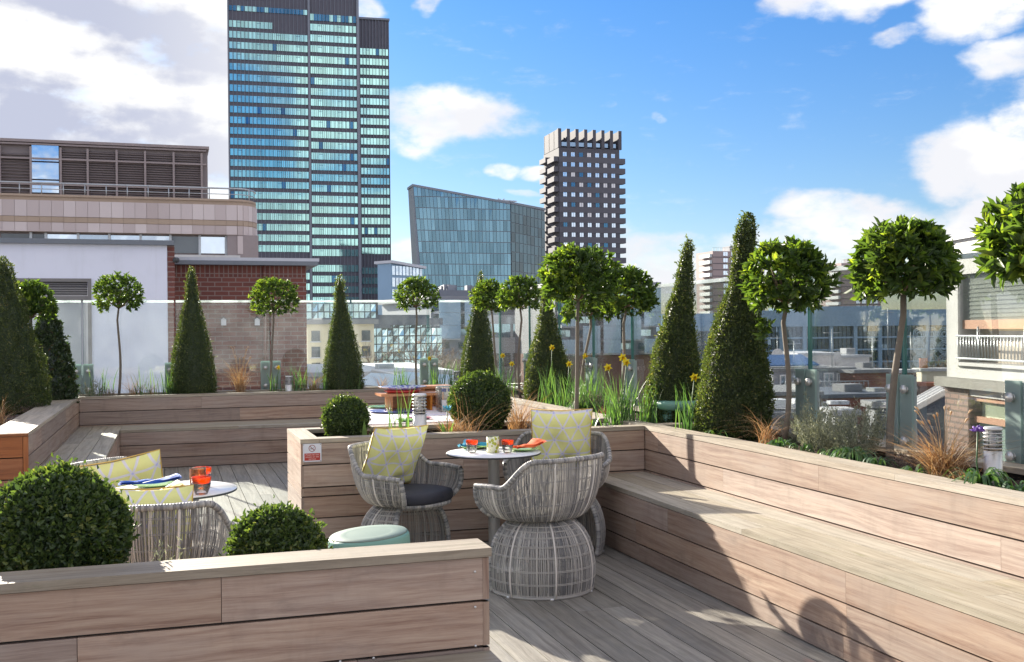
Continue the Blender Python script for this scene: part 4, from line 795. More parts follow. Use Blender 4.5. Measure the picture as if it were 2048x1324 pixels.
CH = {'front': ((2.10, 6.03, 0), radians(22)), 'left': ((1.46, 6.84, 0), radians(-139)), 'right': ((2.56, 6.98, 0), radians(150)), 'A': ((-.09, 5.14, 0), radians(-6)), 'B': ((-.22, 6.42, 0), radians(-125))}
ch = wicker_chair('wicker tub chair in the right group seen from behind', *CH['front'])
copy_thing(ch, 'wicker tub chair facing right, yellow cushion and dark pad, before the middle planter', *CH['left'])
copy_thing(ch, 'wicker tub chair in the corner with its cushion, mostly behind another chair', *CH['right'])
copy_thing(ch, 'wicker tub chair seen from behind between the two nearest box balls', *CH['A'])
copy_thing(ch, 'wicker tub chair at the left table, hidden but for its cushion', *CH['B'])

def pillow(label, loc, rz, tilt, s=.44, roll=0, T=.075, uvo=0.0):
    o = MB(); N = 18; vs = []; uvs = []
    for side in (1, -1):
        for j in range(N + 1):
            for i in range(N + 1):
                x, y = -1 + 2 * i / N, -1 + 2 * j / N; t = T * (max(0, 1 - x ** 4) * max(0, 1 - y ** 4)) ** .55; px = x * (1 - .07 * (1 - y * y)); py = y * (1 - .07 * (1 - x * x)); wr = .006 * sin(7 * x + 3 * y) * (1 - x * x) * (1 - y * y)
                vs.append((px * s / 2, side * (t + wr * 1.8 + .001 + .010 * math.sin(4.2 * x + 9 * y * y) * (1 - x * x) * (y < .2)) * -1, (py - .035 * (1 - x * x) * (y > .3) * (y - .3)) * s / 2))
    fs = []; uv = []; M = (N + 1) ** 2
    for sd in (0, 1):
        for j in range(N):
            for i in range(N):
                k = sd * M + j * (N + 1) + i; q = [k, k + 1, k + N + 2, k + N + 1]; fs.append(q if sd == 0 else q[::-1]); w = [(i / N, j / N), ((i + 1) / N, j / N), ((i + 1) / N, (j + 1) / N), (i / N, (j + 1) / N)]; w = [(a + uvo, b + uvo * .6) for a, b in w]; uv.append(w if sd == 0 else w[::-1])
    o.add(vs, fs, uv, .5, 0, True); ob = solo('cushion', o, 'pillow_fabric', label, 'cushion', 'yellow triangle-print cushions'); ob.location = loc
    ob.rotation_euler = (Matrix.Rotation(rz, 3, 'Z') @ Matrix.Rotation(tilt, 3, 'X') @ Matrix.Rotation(roll, 3, 'Y')).to_euler(); m2 = MB()
    m2.tube([(a[0] * s / 2, 0, a[1] * s / 2) for a in [(-.99, -.99), (0, -.93), (.99, -.99), (.93, 0), (.99, .99), (0, .93), (-.99, .99), (-.93, 0)]], .004, 5, closed=True, cap=False); part('piping', m2, 'ochre_cloth', ob, world=False); return ob
# cushion faces -y locally before turning; a chair's back is at local -y, so turn by rz + 180 degrees
def chair_pillow(key, label, back=.13, z=.725, tilt=.30, side=0, roll=0, s=.44, dz=0, extra=0, uvo=0.0):
    (x, y, _), rz = CH[key]; c, s_ = cos(rz), sin(rz); lx, ly = side, -back; return pillow(label, (x + lx * c - ly * s_, y + lx * s_ + ly * c, z), rz + pi + extra, tilt, s, roll, uvo=uvo)
chair_pillow('left', 'yellow triangle-print cushion upright in the chair before the middle planter', .135, .715, .43, side=-.03, roll=.03, s=.45, extra=-.26)
chair_pillow('right', 'yellow triangle-print cushion in the corner chair of the right group', .15, .77, .22, extra=.25, uvo=.3)
chair_pillow('B', 'yellow triangle-print cushion leaning at the left table, widest in view', .095, .605, .40, side=-.03, roll=-.18, s=.52, extra=-.86, uvo=.12)
chair_pillow('A', 'yellow triangle-print cushion with only its top showing above the nearest chair back', .16, .665, .14, s=.40, uvo=.2)

# ------------------------------------------------------------------ tables and what stands on them
def cafe_table(label, x, y, R=.31):
    r = thing('round_table', label, 'table', (x, y, 0), 0, 'round cafe tables'); m = MB(); m.lathe([(.001, .745), (R - .002, .745)][::-1] + [], n=64) if False else None
    m.lathe([(R - .004, .731), (R, .734), (R, .741)], n=72, rnd=.5); part('table_edge', m, 'table_edge', r, world=False)
    m = MB(); m.lathe([(R - .001, .7412), (R - .002, .7445), (.001, .7447)], n=72); part('tabletop', m, 'table_white', r, world=False)
    m = MB(); m.lathe([(.038, .012), (.038, .72), (.09, .724), (.09, .7305)], n=32); part('column', m, 'steel', r, world=False); m = MB(); m.lathe([(.22, 0), (.22, .008), (.05, .014), (.04, .03)], n=48); part('base', m, 'steel', r, world=False); return r
cafe_table('round white table in front of the middle planter', 2.01, 6.70); cafe_table('round white table behind the nearest chair at the left', 0.0, 5.72, .325)
ZT = .7455
def tumbler(label, p, band='orange_glass', h=.085, r=.040, kind=0, grp='drinking glasses'):
    o = thing('tumbler', label, 'glass', p, 0, grp); m = MB()
    if kind == 0:
        m.lathe([(.001, .004), (r * .58, .002), (r * .66, .006), (r * .86, h * .4), (r * .96, h * .66), (r * .93, h * .66), (r * .8, h * .4), (r * .58, .018), (.001, .016)], n=32); part('bowl', m, 'clear_glass', o, world=False)
        m = MB(); m.lathe([(r * .96, h * .66), (r, h * .98), (r * .985, h), (r * .96, h * .98), (r * .92, h * .66)], n=32); part('rim_band', m, band, o, world=False)
    else:
        m.lathe([(.001, .003), (r * .88, .001), (r * .9, h), (r * .86, h), (r * .85, .012), (.001, .012)], n=32); part('bowl', m, band, o, world=False)
        m = MB(); m.lathe([(r * .9, h), (r * .91, h + .003), (r * .86, h + .003), (r * .86, h)], n=32); part('rim_band', m, 'clear_glass', o, world=False)
    return o
def on_table(x, y): p = AZ(x, y, ZT); return (p.x, p.y, ZT)
tumbler('orange-rimmed tumbler at the left on the right table', on_table(944, 906)); tumbler('orange-rimmed tumbler right of the olive tumbler', on_table(1015, 906))
tumbler('tall tumbler with olive-green spots', on_table(986, 905), 'olive_spots', .103, .046, 1)
tumbler('orange-rimmed tumbler at the front of the left table', on_table(403, 989), h=.088, r=.048); tumbler('orange-rimmed tumbler furthest back on the left table', on_table(405, 973), h=.1, r=.046)
tumbler('tall amber tumbler between the orange-rimmed ones on the left table', on_table(396, 980), 'amber_glass', .11, .045, 1)
def plate(label, p, R=.105, mat='green_plate', h=.014):
    m = MB(); m.lathe([(.001, .0), (R * .55, .001), (R * .97, h), (R, h + .002), (R * .96, h + .003), (R * .55, .006), (.001, .005)], n=40); return solo('plate', m, mat, label, 'plate', 'small plates', loc=p)
def napkin(label, p, rz, mat, L=.24, W=.07, seed=1, lift=.02):
    random.seed(seed); m = MB(); NX, NY = 22, 6
    for layer in range(3):
        vs = []
        for j in range(NY + 1):
            for i in range(NX + 1):
                u, v = -1 + 2 * i / NX, -1 + 2 * j / NY; pinch = .42 + .58 * abs(u + .15) ** 1.2; x = u * L / 2 * (1 - .04 * layer); y = v * W / 2 * pinch * (1 + .15 * u) + .004 * layer
                z = .004 + layer * .0045 + .006 * cos(v * 1.57) + lift * max(0, u) ** 2 + .004 * sin(u * 7 + layer) * (1 - v * v) + .003 * sin(v * 8 + u * 3); vs.append((x, y, z))
        m.add(vs, [(j * (NX + 1) + i, j * (NX + 1) + i + 1, (j + 1) * (NX + 1) + i + 1, (j + 1) * (NX + 1) + i) for j in range(NY) for i in range(NX)], None, .5, 0, True)
    o = solo('napkin', m, mat, label, 'napkin', 'folded cloth napkins', loc=p); o.rotation_euler = (0, 0, rz); return o
def fork(label, p, rz, tilt=-.12, grp='forks on the plates'):
    m = MB(); m.ribbon([(-.09, 0, 0), (-.03, 0, .002), (.02, 0, .004), (.04, 0, .006)], [.012, .007, .005, .008], (0, 1, 0)); 
    for k in range(4): m.ribbon([(.04, -.009 + k * .006, .006), (.06, -.010 + k * .0067, .004), (.088, -.009 + k * .006, .009)], [.004, .0035, .002], (0, 1, 0))
    m.v = [(x, y, z) for x, y, z in m.v]; o = solo('fork', m, 'steel', label, 'fork', grp, loc=p); o.rotation_euler = (0, tilt, rz); return o
a = on_table(308, 973); plate('green plate under the blue napkin on the left table', a, .11); a = (a[0], a[1], ZT + .016); napkin('bright blue folded napkin on the left table', (a[0] - .02, a[1], a[2]), .10, 'blue_cloth', .31, .085, 2); fork('steel fork by the blue napkin', (a[0] + .03, a[1] - .02, a[2] + .024), .35)
a = on_table(300, 995); plate('green plate under the ochre napkin on the left table', a, .105); a = (a[0], a[1], ZT + .016); napkin('ochre yellow folded napkin on the left table', (a[0] + .0, a[1] - .03, a[2]), .12, 'ochre_cloth', .32, .07, 3, .03); fork('steel fork lying by the ochre napkin', (a[0] + .06, a[1] + .01, a[2] + .02), .5, -.3)
a = on_table(1048, 901); plate('green plate under the orange napkin on the right table', a, .105); napkin('orange folded napkin on the right table', (a[0] + .03, a[1] + .02, ZT + .016), .5, 'orange_cloth', .25, .10, 4, .03)
a = on_table(950, 896); plate('green plate under the teal napkin on the right table', a, .105); napkin('teal folded napkin on the right table', (a[0] + .05, a[1] - .02, ZT + .016), -.1, 'teal_cloth', .20, .09, 5)
a = on_table(935, 898); napkin('pale blue napkin behind the left tumbler', (a[0], a[1] + .03, ZT + .016), .9, 'cyan_cloth', .16, .07, 6)
# green drum stool and the green stool in the planter
ps = AD(755, 1068, 5.0); hs = ps.z - .42; r = thing('drum_stool', 'green plastic drum stool with a pale dusty top, behind the foreground backrest', 'stool', (ps.x, ps.y, 0), 0, 'green plastic stools'); r.rotation_euler = (0, radians(-4), 0); m = MB()
m.lathe([(.15, 0), (.155, .01), (.168, .12), (.180, .30), (.190, hs + .38), (.189, hs + .41), (.182, hs + .424)], n=64); part('body', m, 'stool_green', r, world=False); m = MB(); m.lathe([(.1815, hs + .4242), (.176, hs + .430), (.108, hs + .4315), (.106, hs + .4313), (.104, hs + .4315), (.001, hs + .4318)], n=64); flat('stool_top', (.185, .245, .21), .5, var=.12, scale=3, spec=.3); part('top', m, 'stool_top', r, world=False)
p = pos(1352, 'X', 3.93, .78); r = thing('garden_stool', 'dark green mushroom-shaped stool standing in the planter soil', 'stool', p, 0, 'green plastic stools'); m = MB()
m.lathe([(.14, .10), (.165, .115), (.172, .15), (.166, .168), (.15, .176), (.001, .178)], n=40); part('top', m, 'stool_green', r, world=False)
for s in (-1, 1): m = MB(); m.lathe([(.045, -.06), (.045, .11)], (s * .08, 0, 0), 20); part('leg', m, 'stool_green', r, world=False)
# bollard lamps
def bollard(label, p, h=.30, rr=.042):
    r = thing('bollard_lamp', label, 'lamp', p, 0, 'steel bollard lamps'); m = MB(); m.lathe([(rr, -.05), (rr, h * .6)], n=36); part('post', m, 'steel', r, world=False)
    m = MB(); m.lathe([(rr * .86, h * .6), (rr * .86, h * .97)], n=32); part('diffuser', m, 'acrylic', r, world=False); m = MB()
    m.lathe([(rr * .30, h * .6), (rr * .30, h * .95)], n=16); part('inner_tube', m, 'white_plastic', r, world=False)
    for k in range(5): m = MB(); z = h * (.64 + .068 * k); m.lathe([(rr * .9, z), (rr * 1.05, z - .002), (rr * 1.05, z + .002), (rr * .9, z + .004)], n=36); part('louvre_ring', m, 'steel', r, world=False)
    for k in range(4): a = k * pi / 2 + .4; m = MB(); m.tube([(cos(a) * rr * .97, sin(a) * rr * .97, h * .6), (cos(a) * rr * .97, sin(a) * rr * .97, h)], .0025, 5); part('strut', m, 'dark_metal', r, world=False)
    m = MB(); m.lathe([(rr * .9, h * .96), (rr * 1.06, h * .965), (rr * 1.06, h), (rr * .9, h * 1.02), (.001, h * 1.025)], n=36); part('lid', m, 'steel', r, world=False); return r
p = pos(838, 'Y', 7.66, .72); bollard('steel bollard lamp with ringed head in the middle planter', p, .355, .051)
p = pos(1984, 'X', 3.98, .735); bollard('steel bollard lamp before the concrete house, at the right', p, .285, .045)
p = pos(577, 'Y', 13.8, .73); bollard('small far bollard lamp before the brick wall', p, .25, .045); p = pos(914, 'Y', 13.8, .73); bollard('small far bollard lamp at the back planter corner', p, .27, .045)
# sign
r = thing('wall_sign', 'small white and red no-smoking sign on the middle planter', 'sign', (.929, 7.46, .64)); m = MB(); x0, x1, y = .866, .993, 7.469; m.box((x0, y - .003, .643), (x1, y, .768)); part('plate', m, 'sign_white', r)
m = MB(); m.box((x0 + .01, y - .0036, .652), (x1 - .009, y - .0031, .702)); part('red_field', m, 'sign_red', r)
cxs, czs = .929, .7365; m = MB(); N = 40
for k in range(N):
    a, b = 2 * pi * k / N, 2 * pi * (k + 1) / N; m.poly([(cxs + q * cos(t), y - .004, czs + q * sin(t)) for q, t in ((.0235, a), (.0235, b), (.0195, b), (.0195, a))])
m.poly([(cxs - .0165, y - .0042, czs + .0135), (cxs - .0135, y - .0042, czs + .0165), (cxs + .0165, y - .0042, czs - .0135), (cxs + .0135, y - .0042, czs - .0165)]); part('prohibition_ring', m, 'sign_ring', r)
m = MB(); m.poly([(cxs - .014, y - .0038, czs - .002), (cxs + .009, y - .0038, czs - .002), (cxs + .009, y - .0038, czs - .006), (cxs - .014, y - .0038, czs - .006)]); m.ribbon([(cxs + .011, y - .0038, czs), (cxs + .008, y - .0038, czs + .005), (cxs + .012, y - .0038, czs + .011)], .003, (1, 0, 0)); part('cigarette_symbol', m, 'sign_black', r)
def text(body, size, loc, rot, mat, parent, name='lettering'):
    cu = bpy.data.curves.new('t', 'FONT'); cu.body = body; cu.size = size; cu.align_x = 'CENTER'; o = bpy.data.objects.new('t', cu); COL.objects.link(o); bpy.context.view_layer.update()
    me = bpy.data.meshes.new_from_object(o.evaluated_get(bpy.context.evaluated_depsgraph_get())); bpy.data.objects.remove(o); me.materials.clear(); me.materials.append(MATS[mat]); q = link(name, me, parent); q.location = Vector(loc) - parent.location; q.rotation_euler = rot; return q
for i, s in enumerate(('Please do not', 'smoke on the', 'terrace')): text(s, .0165, (.929, y - .0042, .687 - i * .0148), (pi / 2, 0, 0), 'sign_text', r)
for s in ((x0 + .006, .762), (x1 - .006, .762), (x0 + .006, .648), (x1 - .006, .648)): m = MB(); m.tube([(s[0], y - .001, s[1]), (s[0], y - .005, s[1])], .0028, 8); part('screw', m, 'dark_metal', r)
# ------------------------------------------------------------------ serving table behind the middle planter
r = thing('serving_table', 'serving table under a striped pale cloth behind the middle planter', 'table', (2.15, 10.2, 0)); m = MB(); m.box((1.62, 9.15, .72), (2.75, 11.2, .742)); part('tabletop', m, 'cap_wood', r)
def cloth_mat():
    m, t, b = new_mat('striped_cloth'); tc = t.node('ShaderNodeTexCoord'); p = t.sep(tc.outputs['Object']); s = t.math('FRACT', t.math('ADD', t.math('MULTIPLY', p[1], 2.2), 10.0))
    t.l.new(t.ramp(s, [(0, (.78, .74, .78)), (.35, (.75, .70, .42)), (.42, (.78, .76, .78)), (.62, (.50, .40, .62)), (.68, (.80, .78, .80)), (.9, (.75, .45, .42)), (.95, (.8, .78, .8))], 'CONSTANT'), b.inputs['Base Color']); b.inputs['Roughness'].default_value = .9
cloth_mat(); m = MB(); m.box((1.60, 9.12, .744), (2.77, 11.22, .748)); m.box((1.60, 9.112, .50), (2.77, 9.118, .748)); m.box((1.592, 9.12, .50), (1.598, 11.22, .748)); solo('table_cloth', m, 'striped_cloth', 'striped white, yellow and lilac cloth on the serving table', 'tablecloth')
for s in ((1.7, 9.3), (2.65, 9.3), (1.7, 11.05), (2.65, 11.05)): m = MB(); m.box((s[0] - .03, s[1] - .03, 0), (s[0] + .03, s[1] + .03, .719)); part('leg', m, 'cap_wood', r)
zc = .748
def riser(label, a, b, legs=True):
    r = thing('wooden_riser', label, 'stand', ((a[0] + b[0]) / 2, (a[1] + b[1]) / 2, a[2]), 0, 'wooden display stands'); x0, y0, z0 = a; x1, y1, z1 = b; random.seed(4)
    m = MB(); m.board((x0, y0, z1 - .025), (x1 - x0, 0, 0), (0, y1 - y0, 0), (0, 0, .025)); part('shelf', m, 'riser_wood', r)
    w = (x1 - x0) * .3
    for q in ((x0 + .10, x0 + .12), (x1 - .12, x1 - .10)): m = MB(); m.box((q[0], y0 + .02, z0), (q[1], y1 - .02, z1 - .026)); part('side_panel', m, 'riser_wood', r)
    m = MB(); m.box((x0 + .121, y1 - .05, z0), (x1 - .121, y1 - .035, z1 - .026)); part('back_panel', m, 'riser_wood', r)
p = AY(755, 800, 10.6); riser('low orange-brown wooden stand carrying a chequered platter', (p.x, 10.4, zc), (p.x + .62, 10.75, zc + .175))
p = AY(822, 800, 10.95); riser('taller plain wooden box stand behind the bollard lamp', (p.x, 10.8, zc), (p.x + .42, 11.1, zc + .22))
p = AY(805, 780, 10.58); m = MB(); m.lathe([(.001, 0), (.15, .002), (.24, .030), (.245, .033), (.23, .034), (.15, .012), (.001, .01)], n=40); o = solo('platter', m, 'blue_check', 'blue and white chequered platter on the wooden stand', 'platter', loc=(p.x, 10.58, zc + .206)); m = MB(); m.lathe([(.001, 0), (.16, .001), (.19, .028), (.001, .03)], n=36); solo('platter', m, 'red_plate', 'red dish under the chequered platter', 'platter', loc=(p.x, 10.58, zc + .176))
for i, (x, y, Rr, mt, l) in enumerate([(790, 824, .26, 'blue_plate', 'wide dark blue platter on the striped cloth'), (842, 817, .13, 'plum_plate', 'plum plate beside the wooden stand foot'), (838, 838, .12, 'plum_plate', 'plum plate at the near table edge'), (772, 815, .20, 'green_plate', 'green platter left of the wooden stand foot'), (815, 842, .11, 'green_plate', 'small green plate at the near table edge')]):
    q = AZ(x, y, zc); plate(l, (q.x, q.y, zc + (.0 if i not in (1,) else .02)), Rr, mt)
q = AZ(882, 812, zc); r = thing('drinks_dispenser', 'clear square dispenser with white jars behind the bollard lamp', 'dispenser', (2.62, 10.2, zc)); m = MB(); 
for a, b in (((2.50, 10.10), (2.51, 10.32)), ((2.76, 10.10), (2.77, 10.32)), ((2.511, 10.10), (2.759, 10.11)), ((2.511, 10.31), (2.759, 10.32))): m.box((a[0], a[1], zc), (b[0], b[1], zc + .24))
m.box((2.50, 10.10, zc + .241), (2.77, 10.32, zc + .25)); part('case', m, 'acrylic', r)
for x in (2.55, 2.63, 2.71): m = MB(); m.lathe([(.032, 0), (.034, .10), (.028, .11), (.001, .112)], (x, 10.2, zc + .001), 20); part('jar', m, 'white_gloss', r); m = MB(); m.lathe([(.03, 0), (.03, .03), (.001, .032)], (x, 10.2, zc + .195), 16); part('stopper', m, 'blue_plate', r)
# ------------------------------------------------------------------ the city beyond the glass
ZG = -18.0
class Bld:                                            # local frame of a facade: x to the right, y away, z up from the street
    def __init__(s, name, label, cat, pl, dl, pr, dr, zb=ZG, group=None):
        a, b = AD(pl, 659, dl), AD(pr, 659, dr); s.zb = zb; s.o = Vector((a.x, a.y, zb)); d = Vector((b.x - a.x, b.y - a.y, 0)); s.w = d.length; s.d = d.normalized(); s.dl = dl; s.dr = dr
        s.root = thing(name, label, cat, s.o, atan2(s.d.y, s.d.x), group)
    def z(s, y, px, D=None): return (AD(px, y, D or s.dl).z) - s.zb
    def x(s, px):                                      # where the photo column meets the facade plane
        v = px_dir(px, 659); n = Vector((-s.d.y, s.d.x, 0)); t = (s.o.x * n.x + s.o.y * n.y) / (v.x * n.x + v.y * n.y); return (Vector((v.x * t, v.y * t, 0)) - Vector((s.o.x, s.o.y, 0))).dot(s.d)
    def zx(s, y, px): v = px_dir(px, y); n = Vector((-s.d.y, s.d.x, 0)); t = (s.o.x * n.x + s.o.y * n.y) / (v.x * n.x + v.y * n.y); return H + v.z * t - s.zb
    def p(s, name, m, mats, parent=None, label=None, kind=None): return part(name, m, mats, parent or s.root, world=False, label=label, kind=kind)
m = MB(); m.board((-3000, -600, ZG - 1), (6000, 0, 0), (0, 5600, 0), (0, 0, 1)); solo('ground', m, 'ground_mat', kind='structure')

# --- tall glass office tower
b = Bld('office_tower', 'tall teal glass office tower rising out of the picture', 'building', 463, 300, 719, 309); W = b.w; xs_ = b.x(623.5); ztop = b.z(-150, 540); random.seed(9)
m = MB(); m.box((0, .25, 0), (W, 30, ztop - .4)); b.p('core', m, 'tower_dark')
m = MB(); x = 0
while x <= W + .01: m.box((x - .05, -.10, 0), (x + .05, .24, ztop)); x += W / 34
b.p('mullion', m, 'tower_mullion')
m = MB(); m.box((xs_ - .35, -.5, 0), (xs_ + .25, -.11, ztop)); b.p('corner_fin', m, 'tower_mullion'); m = MB(); m.box((W - .1, -.6, 0), (W + .6, 29, ztop)); b.p('corner_fin', m, 'tower_mullion'); m = MB(); m.box((-.35, -.4, 0), (-.06, 10, ztop)); b.p('corner_fin', m, 'tower_mullion')
def band(b, x0, x1, z0, z1, n, yy=-.02, dark=.02, skip=None):
    g_ = MB(); dx = (x1 - x0) / n
    for i in range(n):
        if skip and skip(i): continue
        mi = 1 if random.random() < dark else 0; r_ = random.random(); a, c = x0 + i * dx, x0 + (i + 1) * dx; w = (c - a) * .06
        if i % 5 == 2 and mi == 0: 
            g_.box((a + w, yy, z0), (c - w, yy + .15, z0 + (z1 - z0) * .72), 0, r_); g_.box((a + w, yy - .02, z0 + (z1 - z0) * .76), (c - w, yy + .15, z1), 0, r_ * .5); g_.box((a + w * .3, yy - .06, z0 + (z1 - z0) * .72), (c - w * .3, yy + .14, z0 + (z1 - z0) * .76), 1, .3)
        else: g_.box((a + w, yy, z0), (c - w, yy + .15, z1), mi, r_)
    b.p('window_band', g_, ['tower_glass', 'tower_glass_dark'])
pitch = 21.4
for k in range(28):
    y0 = 40 + 21.4 * k + (0 if k < 22 else 13); 
    band(b, .1, xs_ - .4, b.z(y0 + 13.2, 470), b.z(y0, 470), 20, skip=(lambda i: i > 10) if k == 0 else None)
    D2 = 306; y1 = 48 + 21.45 * k + (0 if k < 22 else 10)
    band(b, xs_ + .35, W - .15, AD(625, y1 + 13.4, D2).z - ZG, AD(625, y1, D2).z - ZG, 12)
band(b, .1, xs_ - .4, b.z(20, 470), b.z(10, 470), 20, dark=.8); band(b, xs_ + .35, W - .15, b.z(41, 630, 306), b.z(28, 630, 306), 12, dark=.8)
b = Bld('office_tower', 'lower dark-topped glass wing at the right of the tall teal tower', 'building', 724, 323, 783, 325); W = b.w; ztop = b.z(36, 740)
m = MB(); m.box((0, .25, 0), (W, 26, ztop - .2)); b.p('core', m, 'tower_dark'); m = MB()
for i in range(10): m.box((W * i / 9 - .06, -.12, 0), (W * i / 9 + .06, .24, ztop))
m.box((-.3, -.3, ztop - .3), (W + .3, 26.2, ztop + .3)); b.p('mullion', m, 'tower_mullion')
for k in range(25): y0 = 96 + 19.95 * k; (band(b, .2, W - .2, b.z(y0 + 12.6, 740), b.z(y0, 740), 9) if k != 21 else None)

# --- angular glass block: two facades meeting at an edge, roof line falling to the right
def prism_facade(b, pts_top, pl_bot, xr, ybot, ncol, rows, mat, name, skipx=None):
    # pts_top: (px, py) left and right end of the roof line; left edge leans from the roof to pl_bot
    zb_ = b.zx(ybot, pl_bot); zl = b.zx(pts_top[0][1], pts_top[0][0]); zr = b.zx(pts_top[1][1], pts_top[1][0]); xl = b.x(pts_top[0][0]); xb = b.x(pl_bot); xr_ = b.x(xr); g_ = MB(); fr = MB(); random.seed(12)
    def xleft(z): return xl + (xb - xl) * (zl - z) / (zl - zb_)
    def ztop(x): return zl + (zr - zl) * (x - xl) / (xr_ - xl)
    dz = (zl - zb_) / rows
    for j in range(rows):
        z0, z1 = zb_ + j * dz, zb_ + (j + 1) * dz; gap = dz * .03
        for i in range(ncol):
            def X(z, f): return xleft(z) + (xr_ - xleft(z)) * f
            f0, f1 = (i + .05) / ncol, (i + .95) / ncol; q = [[X(z0 + gap, f0), z0 + gap], [X(z0 + gap, f1), z0 + gap], [X(z1 - gap, f1), z1 - gap], [X(z1 - gap, f0), z1 - gap]]
            for c in q[2:]: c[1] = min(c[1], ztop(c[0]))
            if q[2][1] <= q[1][1] + .05 and q[3][1] <= q[0][1] + .05: continue
            q[2][1] = max(q[2][1], q[1][1]); q[3][1] = max(q[3][1], q[0][1]); t = random.gauss(0, .005); g_.add([(q[0][0], -.02 - t, q[0][1]), (q[1][0], -.02, q[1][1]), (q[2][0], -.02, q[2][1]), (q[3][0], -.02 + t, q[3][1])], [(0, 1, 2, 3)], None, random.random())
    fr.add([(xl, .1, zl), (xb, .1, 0), (xr_, .1, 0), (xr_, .1, zr), (xl, 6, zl), (xb, 6, 0), (xr_, 6, 0), (xr_, 6, zr)], [(0, 1, 2, 3), (7, 6, 5, 4), (0, 3, 7, 4), (0, 4, 5, 1), (3, 2, 6, 7)]); o = b.p('frame', fr, 'tower_mullion'); b.p('glazing', g_, mat); m = MB(); m.board((xl - .2, -.2, zl - .3), (xr_ - xl + .2, 0, zr - zl), (0, 6.2, 0), (0, 0, .5)); b.p('roof', m, 'tower_mullion')
b = Bld('glass_office', 'angular glass office with a roof line sloping down to the right', 'building', 829, 230, 1023, 236); prism_facade(b, ((829, 370), (1023, 406)), 850, 1023, 640, 26, 12, 'prism_glass', 'front')
b = Bld('glass_office', 'darker glass side wing between the angular office and the stepped tower', 'building', 1024, 236.5, 1092, 255); prism_facade(b, ((1024, 406), (1092, 419)), 1024, 1092, 640, 9, 12, 'prism_glass_dark', 'side')
m = MB(); random.seed(2)
for i in range(26): x = b.x(1030 + random.random() * 26); m.tube([(x, 3 + random.random() * 2, b.zx(408, 1040)), (x + random.gauss(0, 1.2), 3 + random.random() * 2, b.zx(408, 1040) + random.random() * 1.4)], .12, 4)
m.board((b.x(1030), 2.5, b.zx(404, 1040)), (b.x(1056) - b.x(1030), 0, .6), (0, 2, 0), (0, 0, .25)); b.p('roof_plant', m, 'roof_light')
# --- dark residential tower with stepped balconies
b = Bld('residential_tower', 'dark brick tower with side balconies and a crown of upright fins', 'building', 1121, 350, 1242, 356); W = b.w; zt = b.z(300, 1180); zc_ = b.z(256, 1180); zf = b.z(294, 1180)
m = MB(); m.box((0, 0, 0), (W, 16, zf)); b.p('wall', m, 'res_brick')
for i in range(8): x = W * i / 7.02; m = MB(); m.box((x - .25, -.15, zf), (x + W * .052 - .25, .75, zc_)); m.box((x - .1, .76, zf), (x + W * .02, 15, zc_ - .1)); b.p('crown_fin', m, 'res_brick')
for i in range(3): m = MB(); m.box((-.1, 4 + i * 5.2, zf + .001), (.8, 4.8 + i * 5.2, zc_ - .12)); b.p('crown_fin', m, 'res_brick')
random.seed(8)
winm = MB(); ww = W * .060; fh = 20.15 / F * 350; winm.box((-ww / 2, -.05, 0), (ww / 2, .12, fh * .40), 0, .5); winm.box((-ww / 2 - .12, -.03, -.12), (ww / 2 + .12, .1, 0), 1, .1); winm.box((-.04, -.08, 0), (.04, -.051, fh * .40), 1); wme = [mesh('window', winm, [g_, 'tower_dark']) for g_ in ('white_plastic', 'window_glass', 'tower_glass_dark')]
for k in range(12):
    zz = b.z(303 + 20.15 * k + 8.2, 1180)
    for i in range(7): o = link('window', random.choice([wme[0], wme[1], wme[1], wme[1], wme[1], wme[2]]), b.root, (W * (.095 + .133 * i), -.02, zz))
for i in range(7): m = MB(); x = W * (.095 + .133 * i); m.box((x - ww * .8, -.04, b.z(291, 1180)), (x + ww * .8, .1, b.z(283, 1180))); b.p('balcony_panel', m, 'balcony_glass')
for k in range(13):
    z0, z1 = b.z(323 + 20.15 * k, 1180), b.z(312 + 20.15 * k, 1180); e = 3.3 * .62
    m = MB(); m.box((0, -.14, z0), (W, -.002, z1)); m.prism([(W, -.14), (W + e, -.14), (W + e, 2.2), (W, 4.2)], z0, z0 + .35); m.box((W, -.14, z0 + .351), (W + e, .02, z1)); b.p('balcony', m, 'res_band')
    m = MB(); m.box((-1.7, .2, z0 + .2), (-.002, 7, z0 + .5)); m.box((-1.7, .2, z0 + .501), (-1.6, 7, z0 + 1.8)); m.box((-1.6, .2, z0 + .501), (-.002, .3, z0 + 1.8)); b.p('balcony', m, 'res_band')
    m = MB(); m.box((-1.7, 9, z0 + 1.2), (-.002, 15.6, z0 + 1.5)); m.box((-1.7, 9, z0 + 1.501), (-1.6, 15.6, z0 + 2.8)); m.box((-1.6, 9, z0 + 1.501), (-.002, 9.1, z0 + 2.8)); b.p('balcony', m, 'res_band')
m = MB()
for i in range(6): x = W * (.16 + .133 * i); m.box((x - .05, -.03, 0), (x + .12, -.001, zf))
b.p('joint_line', m, 'tower_dark')
